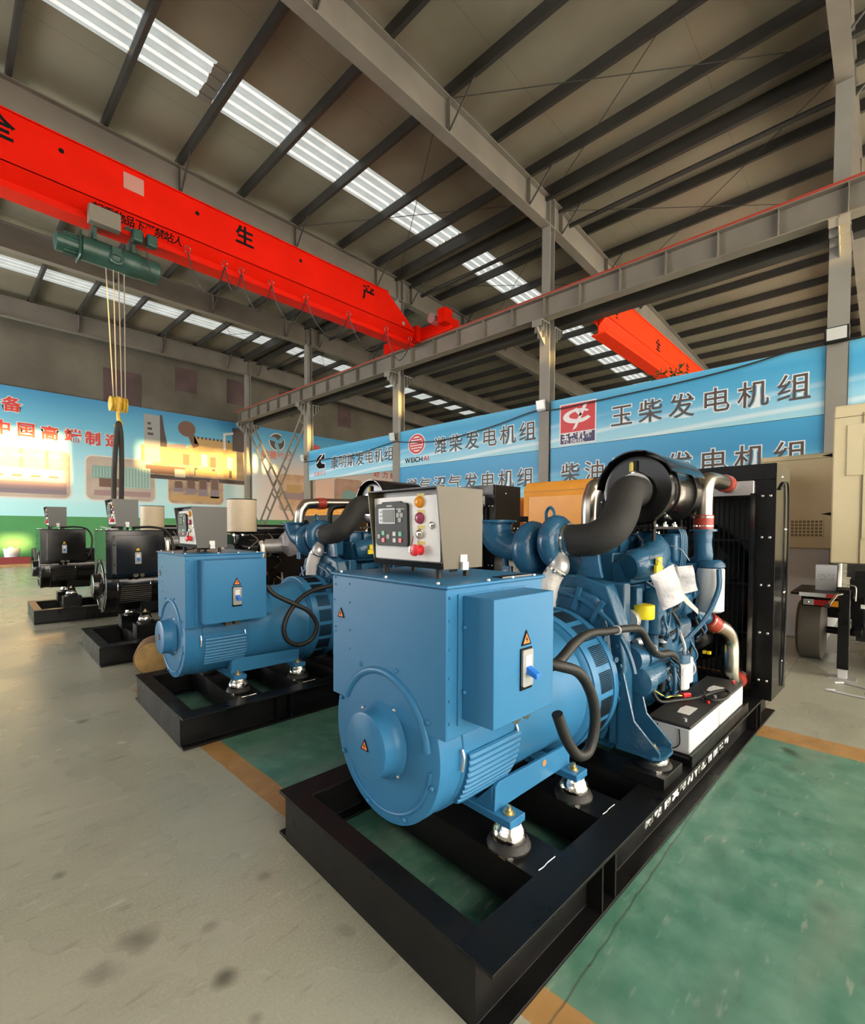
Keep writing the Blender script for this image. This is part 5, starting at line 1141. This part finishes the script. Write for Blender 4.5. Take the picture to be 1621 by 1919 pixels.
for nm, lab, o, pts, m in (('document_bag', 'clear plastic bag of white papers hanging on the blue engine above the yellow cap', (2.545, 1.0, 1.07), [(.0, .185), (.135, .245), (.205, .055), (.075, .0)], BAG),
                           ('document_bag', 'smaller clear bag with papers hanging beside the white fuel filter', (2.86, .99, 1.12), [(.0, .165), (.11, .175), (.14, .03), (.03, .0)], BAG),
                           ('paper_tag', 'narrow cream paper tag hanging between the plastic bags on the engine', (2.80, .985, 1.02), [(.0, .14), (.03, .16), (.16, .03), (.16, .0)], PAPER)):
    t = thing(nm, lab, 'bag' if m is BAG else 'tag', gw(*o), GR-.62)
    b = flat(pts, (0, 0, 0), A_, Z_, .004); r_ = random.Random(len(pts))
    bmesh.ops.triangulate(b.bm, faces=b.bm.faces[:]); bmesh.ops.subdivide_edges(b.bm, edges=b.bm.edges[:], cuts=4, use_grid_fill=True)
    for v in b.bm.verts: v.co.y += .006*math.sin(v.co.x*30+v.co.z*17)+.004*math.sin(v.co.z*44-v.co.x*13)
    b.done('sleeve' if m is BAG else 'card', m, t, sharp=80)
    if m is BAG: flat([(x*.8+.02, z*.8+.02) for x, z in pts], (0, .012, 0), A_, Z_, .004).done('papers', PAPER, t)
    MB().tube([(.1, .01, .2), (.11, .1, .26), (.1, .18, .28)], .0025, n=6).done('tie_string', LABELW, t)

# --- the second blue set
O2 = (-.075, 2.58)
g2 = gen_thing('blue diesel generator set behind the near one, its wide breaker box facing the aisle', *O2)
skid(g2, False); alternator(g2, BLUE, brk=(1.24, 1.70, .985, .80, 1.262)); control_cabinet(g2, C=mat('cabinet_dark_grey', (.05, .049, .046), .42)); radiator(g2); blue_engine(g2); engine_mount_brackets(g2)
mounts(g2, [(a, b, .215, .313) for a in (1.54, 2.05) for b in (1.15, 1.84)]+[(2.525, b, .275, .335) for b in (.96, 2.03)])
MB(OFF).tube([(1.75, 1.10, 1.03), (1.80, 1.06, .96), (1.93, 1.0, .88), (2.06, .97, .80), (2.13, .965, .68), (2.08, .965, .57), (1.96, .965, .54), (1.86, .97, .60), (1.84, .975, .71), (1.92, 1.0, .84), (2.08, 1.05, .94), (2.3, 1.08, .98), (2.6, 1.08, .98), (2.8, 1.06, .8)], .019, n=10).done('output_cable', RUBBER, g2)
MB(OFF).prism([(1.755, .80), (1.83, .80), (1.83, .82), (1.765, 1.05), (1.755, 1.05)], 'y', 1.14, 1.15).done('box_gusset', BLUE, g2)

MB(OFF).tube([(2.56, 2.05, 1.40), (2.56, 2.05, 1.62), (2.60, 2.05, 1.72), (2.70, 2.05, 1.76), (3.25, 2.05, 1.78), (4.2, 2.0, 1.80)], .055, n=16).done('charge_air_pipe', STAIN, g2); MB(OFF).cyl((2.76, 2.05, 1.763), (2.86, 2.05, 1.767), .062).done('silicone_hose', REDH, g2)
MB(OFF).tube([(2.72, 1.72, 1.48), (2.72, 1.72, 1.64), (2.78, 1.71, 1.72), (3.05, 1.68, 1.74)], .03, n=10).done('breather_hose', RUBBER, g2)
# --- two black sets with cream air cleaner drums
def black_engine(root):
    P = BLACK; en = part('engine', root); D = lambda b, n, m=P, bv=0.0: b.done(n, m, en, bevel=bv)
    fh = [(1.2, .35), (1.12, .5), (1.12, 1.0), (1.22, 1.2), (1.77, 1.2), (1.87, 1.0), (1.87, .5), (1.79, .35)]
    D(MB(OFF).prism(fh, 'x', 2.46, 2.62), 'flywheel_housing', BLACKD, .015)
    D(MB(OFF).loft([(2.62, AX, .85, .30, .42), (2.7, AX, .85, .27, .40), (3.7, AX, .85, .27, .40), (3.76, AX, .85, .25, .38)], p=7, n=32), 'cylinder_block', BLACKD)
    D(MB(OFF).box(2.68, 3.72, 1.28, 1.7, 1.25, 1.42), 'cylinder_head', bv=.02); D(MB(OFF).loft([(2.72, AX, 1.46, .15, .06), (2.76, AX, 1.47, .17, .075), (3.64, AX, 1.47, .17, .075), (3.68, AX, 1.46, .15, .06)], p=5), 'rocker_cover')
    r_ = random.Random(11)
    for k in range(18):
        a = 2.75+r_.random()*.85; z = .5+r_.random()*.7; D(MB(OFF).tube([(a, 1.22, z), (a, 1.15, z+.03), (a+r_.uniform(-.12, .12), 1.13, z+.14), (a+r_.uniform(-.15, .15), 1.21, z+.22)], .008+.006*r_.random(), n=6), 'engine_line', (P, GALV, P, CHROME)[k % 4])
    D(MB(OFF).lathe((2.98, 1.1, .6), Z_, [(0, .06), (.01, .07), (.24, .07), (.25, .06)], 20), 'oil_filter'); D(MB(OFF).lathe((2.6, 1.1, .62), A_, [(0, .08), (.1, .085), (.12, .065), (.38, .065)], 20), 'starter_motor')
    # cream drum air cleaner on its elbow
    D(MB(OFF).lathe((2.79, 1.40, 1.44), Z_, [(0, .185), (.004, .195), (.44, .195), (.445, .18)], 40), 'air_cleaner_drum', CANB)
    for k in range(11): D(MB(OFF).torus((2.79, 1.40, 1.49+.034*k), Z_, .1955, .003, n=40, m=6), 'drum_rib', CANB)
    D(MB(OFF).lathe((2.79, 1.40, 1.885), Z_, [(0, .197), (.008, .197)], 40), 'drum_lid', BLACKD); D(MB(OFF).lathe((2.79, 1.40, 1.36), Z_, [(0, .12), (.05, .125), (.08, .14)], 28), 'drum_neck'); D(MB(OFF).lathe((2.79, 1.40, 1.385), Z_, [(0, .13), (.025, .13)], 28), 'neck_clamp', CHROME)
    D(MB(OFF).tube([(2.79, 1.40, 1.38), (2.79, 1.38, 1.28), (2.83, 1.28, 1.22), (2.95, 1.16, 1.22)], .11, n=20), 'intake_elbow')
    D(MB(OFF).tube([(2.95, 1.15, 1.30), (2.96, 1.12, 1.22), (2.96, 1.10, 1.05), (2.97, 1.12, .85)], .055, n=14), 'charge_pipe', STAIN); D(MB(OFF).cyl((2.96, 1.10, .80), (2.97, 1.12, .88), .06), 'silicone_hose', REDH)
    D(MB(OFF).tube([(3.02, 1.16, 1.24), (3.12, 1.1, 1.24), (3.22, 1.04, 1.25)], .10, n=20), 'turbo_outlet', GALV)
    w = MB(OFF).sphere((3.32, 1.0, 1.30), .16, (1, .9, 1.25), 20); 
    for v in w.bm.verts: v.co += Vector((.02*math.sin(v.co.z*40+v.co.y*13), .02*math.sin(v.co.x*37), .015*math.sin(v.co.x*29+v.co.y*31)))
    D(w, 'wrapped_exhaust', BAG)
    D(MB(OFF).tube([(2.42, 1.3, 1.27), (2.46, 1.28, 1.2), (2.45, 1.27, 1.0)], .05, n=14), 'hose', SILVER)
    return en
for k, (oa, ob, lab, hz) in enumerate(((-.12, 5.23, 'black diesel generator set with a cream drum air cleaner next to the second blue set', HAZY), (-.44, 8.55, 'black diesel generator set farthest down the row, orange dust on its skid end', HAZY))):
    g = gen_thing(lab, oa, ob); dz = .165
    skid(g, False); alternator(g, BLACK, dz, brk=(1.235, 1.66, 1.03, .80, 1.24), hz=hz, blackbox=True); control_cabinet(g, dz, C=mat('cabinet_slate', (.075, .078, .078), .42)); radiator(g, 0, 1.70, 4.1, 4.55, .62); black_engine(g); engine_mount_brackets(g, BLACK)
    mounts(g, [(a, b, .375, .468) for a in (1.54, 2.05) for b in (1.15, 1.84)]+[(2.525, b, .275, .335) for b in (.96, 2.03)])
    for a in (1.54, 2.05):
        for b in (1.1, 1.89): MB(OFF).box(a-.12, a+.12, b-.10, b+.10, .2155, .375).done('mount_pedestal', BLACKD, g)
    for kk, mm in enumerate((RUBBER,)): MB(OFF).tube([(1.45, 1.30, 1.46+.03), (1.62, 1.2, 1.50), (1.76, 1.13, 1.46), (1.82, 1.08, 1.32), (1.80, 1.06, 1.12), (1.76, 1.06, 1.02)], .014, n=8).done('control_cable', mm, g)
    if k == 0: MB(OFF).tube([(1.17, 1.5, 1.50), (1.25, 1.40, 1.478), (1.30, 1.27, 1.474), (1.22, 1.20, 1.474)], .008, n=8).done('white_hose', WHITE, g)
    if k == 1: MB(OFF).box(1.048, 1.143, .93, 2.07, .2152, .2165).done('dusty_strip', mat('orange_dust', (.5, .3, .15), .7), g)

# ------------------------------------------------------------------ canopied sets and the trailer behind
def canopy(name, label, x0, x1, y0, y1, z0, z1, m, louvres=True, base=BLACKD, mark=None, chamfer=.14, doors=True):
    t = thing(name, label, 'generator', ((x0+x1)/2, (y0+y1)/2, 0)); o = t.location
    MB(o).box(x0+.05, x1-.05, y0+.05, y1-.05, 0, z0).done('base_skid', base, t)
    c = chamfer
    MB(o).prism([(x0, z0), (x1, z0), (x1, z1-c), (x1-c*.7, z1), (x0+c*.7, z1), (x0, z1-c)], 'y', y0, y1).done('canopy_shell', m, t, bevel=.015)
    MB(o).box(x0-.004, x0+.002, y0, y1, z1-c-.035, z1-c-.028).done('roof_seam', BEIGED, t)
    n = max(1, int((y1-y0)/1.1)); w = (y1-y0)/n
    for i in range(n if doors else 0):
        ya, yb = y0+i*w+.12, y0+(i+1)*w-.12
        f = MB(o).box(x0-.012, x0+.001, ya, yb, z0+.55*(z1-z0), z1-c-.12); f.done('access_door', m, t, bevel=.004)
        if louvres:
            for j in range(4):
                zz = z0+.50*(z1-z0)-.11*j
                MB(o).box(x0-.004, x0+.002, ya, yb, zz-.02, zz+.02).done('louvre_slot', INK, t)
                for q in (.35, .7): MB(o).box(x0-.008, x0+.001, ya+(yb-ya)*q-.02, ya+(yb-ya)*q+.02, zz-.02, zz+.02).done('louvre_tie', PAPER, t)
    if mark: letters('lettering', mark, INK, t, Vector((x0-.001, y1-.25, z0+.60*(z1-z0)-.18))-o, YD, Z_, .22, bold=.02, lift=.002)
    return t, o
canopy('canopied_generator', 'orange canopied generator with dark louvre slots in front of the lower blue banner', 7.3, 8.9, 1.45, 4.72, .25, 2.32, ORANGE, mark='业')
canopy('canopied_generator', 'orange canopied generator mostly hidden behind the radiator of the second blue set', 7.9, 9.4, 5.25, 8.6, .25, 2.12, ORANGE)
canopy('canopied_generator', 'orange canopied generator whose top edge shows behind the second blue turbocharger', 8.0, 9.6, 9.3, 13.4, .25, 2.12, ORANGE)
d, o = canopy('canopied_generator', 'beige canopied generator with a square mesh vent, standing behind the near radiator', 8.3, 11.2, .50, 1.34, 1.24, 2.54, BEIGE, louvres=False, base=WHITE, chamfer=.04, doors=False)
gx = 8.298
v = MB(o); v.box(gx-.006, gx+.002, .62, .97, 1.40, 1.63); v.done('vent_recess', BEIGED, d)
for k in range(9): MB(o).box(gx-.012, gx-.004, .62+.044*k-.006, .62+.044*k+.006, 1.40, 1.63).done('vent_bar', BEIGE, d)
for k in range(6): MB(o).box(gx-.014, gx-.006, .62, .97, 1.40+.046*k-.007, 1.40+.046*k+.007).done('vent_bar', BEIGE, d)
# trailer with the tall beige set on it
tr = thing('trailer', 'black two wheel trailer with red and white tail board carrying the tall beige generator', 'trailer', (8, -.4, 0)); o = tr.location
MB(o).box(6.55, 11.0, -1.35, .26, .80, .98).done('chassis', BLACKD, tr)
MB(o).box(6.45, 7.4, .24, .74, .795, .82).done('mudguard', BLACKD, tr); MB(o).box(7.38, 7.4, .24, .74, .45, .8).done('mudguard_flap', BLACKD, tr)
MB(o).box(6.438, 6.45, .44, .665, .785, .825).done('tail_board', WHITE, tr); MB(o).box(6.436, 6.45, .25, .44, .785, .825).done('red_reflector', REDP, tr)
MB(o).box(6.47, 6.5, .25, .64, .68, .785).done('lamp_panel', BLACKD, tr)
tl = MB(o).box(6.455, 6.472, .54, .63, .695, .755).done('tail_lamp', GALV, tr); MB(o).box(6.453, 6.471, .415, .54, .695, .755).done('red_lamp', mat('red_lamp_lens', (.45, .02, .02), .2), tr); MB(o).box(6.453, 6.471, .31, .415, .695, .755).done('amber_lamp', AMBER, tr)
MB(o).sphere((6.452, .59, .725), .014, (.5, 1, 1), 10).done('lamp_bulb', CHROME, tl)
MB(o).lathe((7.1, .48, .345), B_, [(0, .20), (.005, .30), (.03, .345), (.22, .345), (.25, .30), (.255, .20)], 44).done('wheel', TYRE, tr); MB(o).lathe((7.1, .47, .345), B_, [(0, .05), (.05, .18), (.27, .18), (.28, .1)], 24).done('wheel_rim', STEELD, tr)
MB(o).lathe((7.1, -1.6, .345), B_, [(0, .20), (.005, .30), (.03, .345), (.22, .345), (.25, .30), (.255, .20)], 44).done('wheel', TYRE, tr)
MB(o).cyl((7.1, -1.6, .345), (7.1, .5, .345), .04).done('axle', BLACKD, tr)
for x in (6.9, 7.5): MB(o).box(x, x+.04, .15, .25, .40, .8).done('spring_hanger', BLACKD, tr)
MB(o).box(6.6, 7.6, .16, .22, .40, .44).done('leaf_spring', BLACKD, tr)
jk = MB(o).box(6.24, 6.33, .24, .33, .10, .9).done('jack_leg', BLACKD, tr, bevel=.006); MB(o).box(6.25, 6.32, .25, .32, .012, .10).done('jack_foot_tube', WHITE, jk); MB(o).box(6.2, 6.37, .18, .39, 0, .012).done('jack_foot_plate', GALV, jk)
MB(o).box(6.30, 6.6, .22, .30, .80, .88).done('jack_bracket', BLACKD, tr)
MB(o).tube([(6.22, .30, .86), (6.2, .34, .85), (6.2, .40, .74)], .012, n=8, smooth=False).done('jack_crank', CHROME, jk); MB(o).cyl((6.2, .39, .735), (6.2, .43, .735), .022).done('crank_grip', RUBBER, jk)
MB(o).box(6.5, 11, -1.3, .2, .36, .40).done('cross_rail', BLACKD, tr); MB(o).box(6.56, 6.6, -1.2, .22, .98, 1.08).done('end_board', BLACKD, tr); MB(o).box(6.545, 6.56, -.5, .17, .69, .73).done('number_strip', LABELW, tr)
MB(o).tube([(6.24, .24, .95), (6.21, .20, .93), (6.2, .2, .8)], .006, n=6).done('safety_chain', GALV, tr)
e, o = canopy('canopied_generator', 'tall beige canopied generator with door locks, riding on the black trailer', 7.0, 10.6, -2.2, .455, 1.12, 2.9, BEIGE, louvres=False, chamfer=.12)
for c in list(e.children):
    if c.name.startswith('base_skid'): bpy.data.objects.remove(c)
MB(o).box(6.9, 10.5, -1.3, .3, .98, 1.12).done('base_rail', STEELD, e)
MB(o).box(6.99, 7.001, .20, .206, 1.12, 2.78).done('corner_seam', BEIGED, e)
MB(o).box(6.985, 7.0, -.9, .195, 1.4, 2.5).done('side_door', BEIGE, e, bevel=.003)
for z in (1.5, 2.2): MB(o).lathe((6.985, .13, z), -A_, [(0, .022), (.006, .02), (.008, .012)], 14).done('door_lock', BEIGE, e)
for z in (1.68, 2.35): MB(o).prism([(.455, z-.02), (.55, z), (.455, z+.02)], 'x', 7.06, 7.1).done('hinge', INK, e)
t = thing('carton', 'white printed carton with a row of grey dots standing on the trailer mudguard', 'box', (6.95, .48, .82)); o = t.location
MB(o).box(6.87, 7.1, .385, .565, .82, 1.10).done('box', mat('white_carton', (.55, .57, .62), .5), t); r_ = random.Random(5)
for k in range(16):
    y = .41+.13*r_.random(); z = .965+.035*r_.uniform(-1, 1); MB(o).box(6.868, 6.87, y-.006, y+.006, z-.005, z+.005).done('printed_dot', GREYP, t)
for k, (lab, pts) in enumerate((('white plastic strip bent to an L on the floor, closest to the skid', [(5.74, .31), (5.70, .375), (5.64, .05)]), ('white plastic strip bent to an L on the floor in front of the trailer jack', [(6.02, .33), (6.08, .26), (5.98, .05)]))):
    tag(MB().tube([(x, y, .011) for x, y in pts], .009, n=6, smooth=False).done('plastic_strip', WHITE), lab, 'strip')

# ------------------------------------------------------------------ small things about the floor
lg = thing('log_stump', 'short sawn round log on the floor between the second blue set and the black set', 'log', (1.60, 5.62, 0)); o = lg.location
d = Vector((-.35, -.94, 0)).normalized(); c = Vector((1.60, 5.62, .175))
MB(o).lathe(c, d, [(0, .165), (.02, .175), (.30, .172), (.31, .168)], 30).done('bark', mat('bark', (.2, .12, .055), .8, vary=.3, vscale=14, bump=.4, bscale=30), lg); MB(o).lathe(c+d*.305, d, [(0, .16), (.012, .158)], 30).done('sawn_face', WOOD, lg)
t = thing('paint_pail', 'white lidded pail on a red crate by the green board of the end wall', 'pail', (2.05, 25.0, .3)); o = t.location
MB(o).lathe((2.05, 25, .30), Z_, [(0, .22), (.3, .25)], 28).done('pail_body', WHITE, t); MB(o).lathe((2.05, 25, .60), Z_, [(0, .265), (.04, .265), (.05, .1), (.1, .08)], 28).done('pail_lid', WHITE, t)
tag(MB((1.9, 25, 0)).box(1.5, 2.6, 24.6, 25.4, 0, .30).done('crate', mat('red_crate', (.25, .03, .03), .5), bevel=.02, loc=(1.9, 25, 0)), 'dark red crate under the white pail by the end wall', 'crate')
tag(MB((3.0, 25, 0)).box(2.68, 3.3, 24.6, 25.3, 0, .62).done('equipment_case', mat('dark_grey_case', (.05, .05, .05), .5), bevel=.03, loc=(3.0, 25, 0)), 'dark grey case beside the red crate by the end wall', 'case')
tag(MB((2.2, 23.4, 0)).box(1.2, 3.6, 23.3, 23.5, 0, .10).done('timber_baulk', WOOD, loc=(2.2, 23.4, 0)), 'pale timber baulk lying on the floor in front of the red crate', 'timber')
pl = thing('leafy_plant', 'dark green leafy plant behind the top edge of the square red emblem banner', 'plant', (11.85, 3.75, 4.75)); r_ = random.Random(9); o = pl.location
b = MB(o)
for k in range(70):
    c = Vector((11.85+.12*r_.uniform(-1, 1), 3.75+.32*r_.uniform(-1, 1), 4.9+.32*r_.random())); d = Vector((r_.uniform(-1, 1), r_.uniform(-1, 1), r_.uniform(-.2, 1))).normalized(); s = d.orthogonal().normalized()*.035; l = .14
    b.quadbox([c, c+d*l*.5+s, c+d*l, c+d*l*.5-s], [p+d.cross(s).normalized()*.004 for p in (c, c+d*l*.5+s, c+d*l, c+d*l*.5-s)])
b.done('foliage', mat('leaf_green', (.03, .09, .02), .5), pl); MB(o).box(11.72, 11.98, 3.4, 4.1, 4.62, 4.9).done('planter', STEELD, pl)
MB(o).box(11.588, 11.98, 3.70, 3.80, 4.60, 4.62).done('planter_bracket', STEELD, pl)
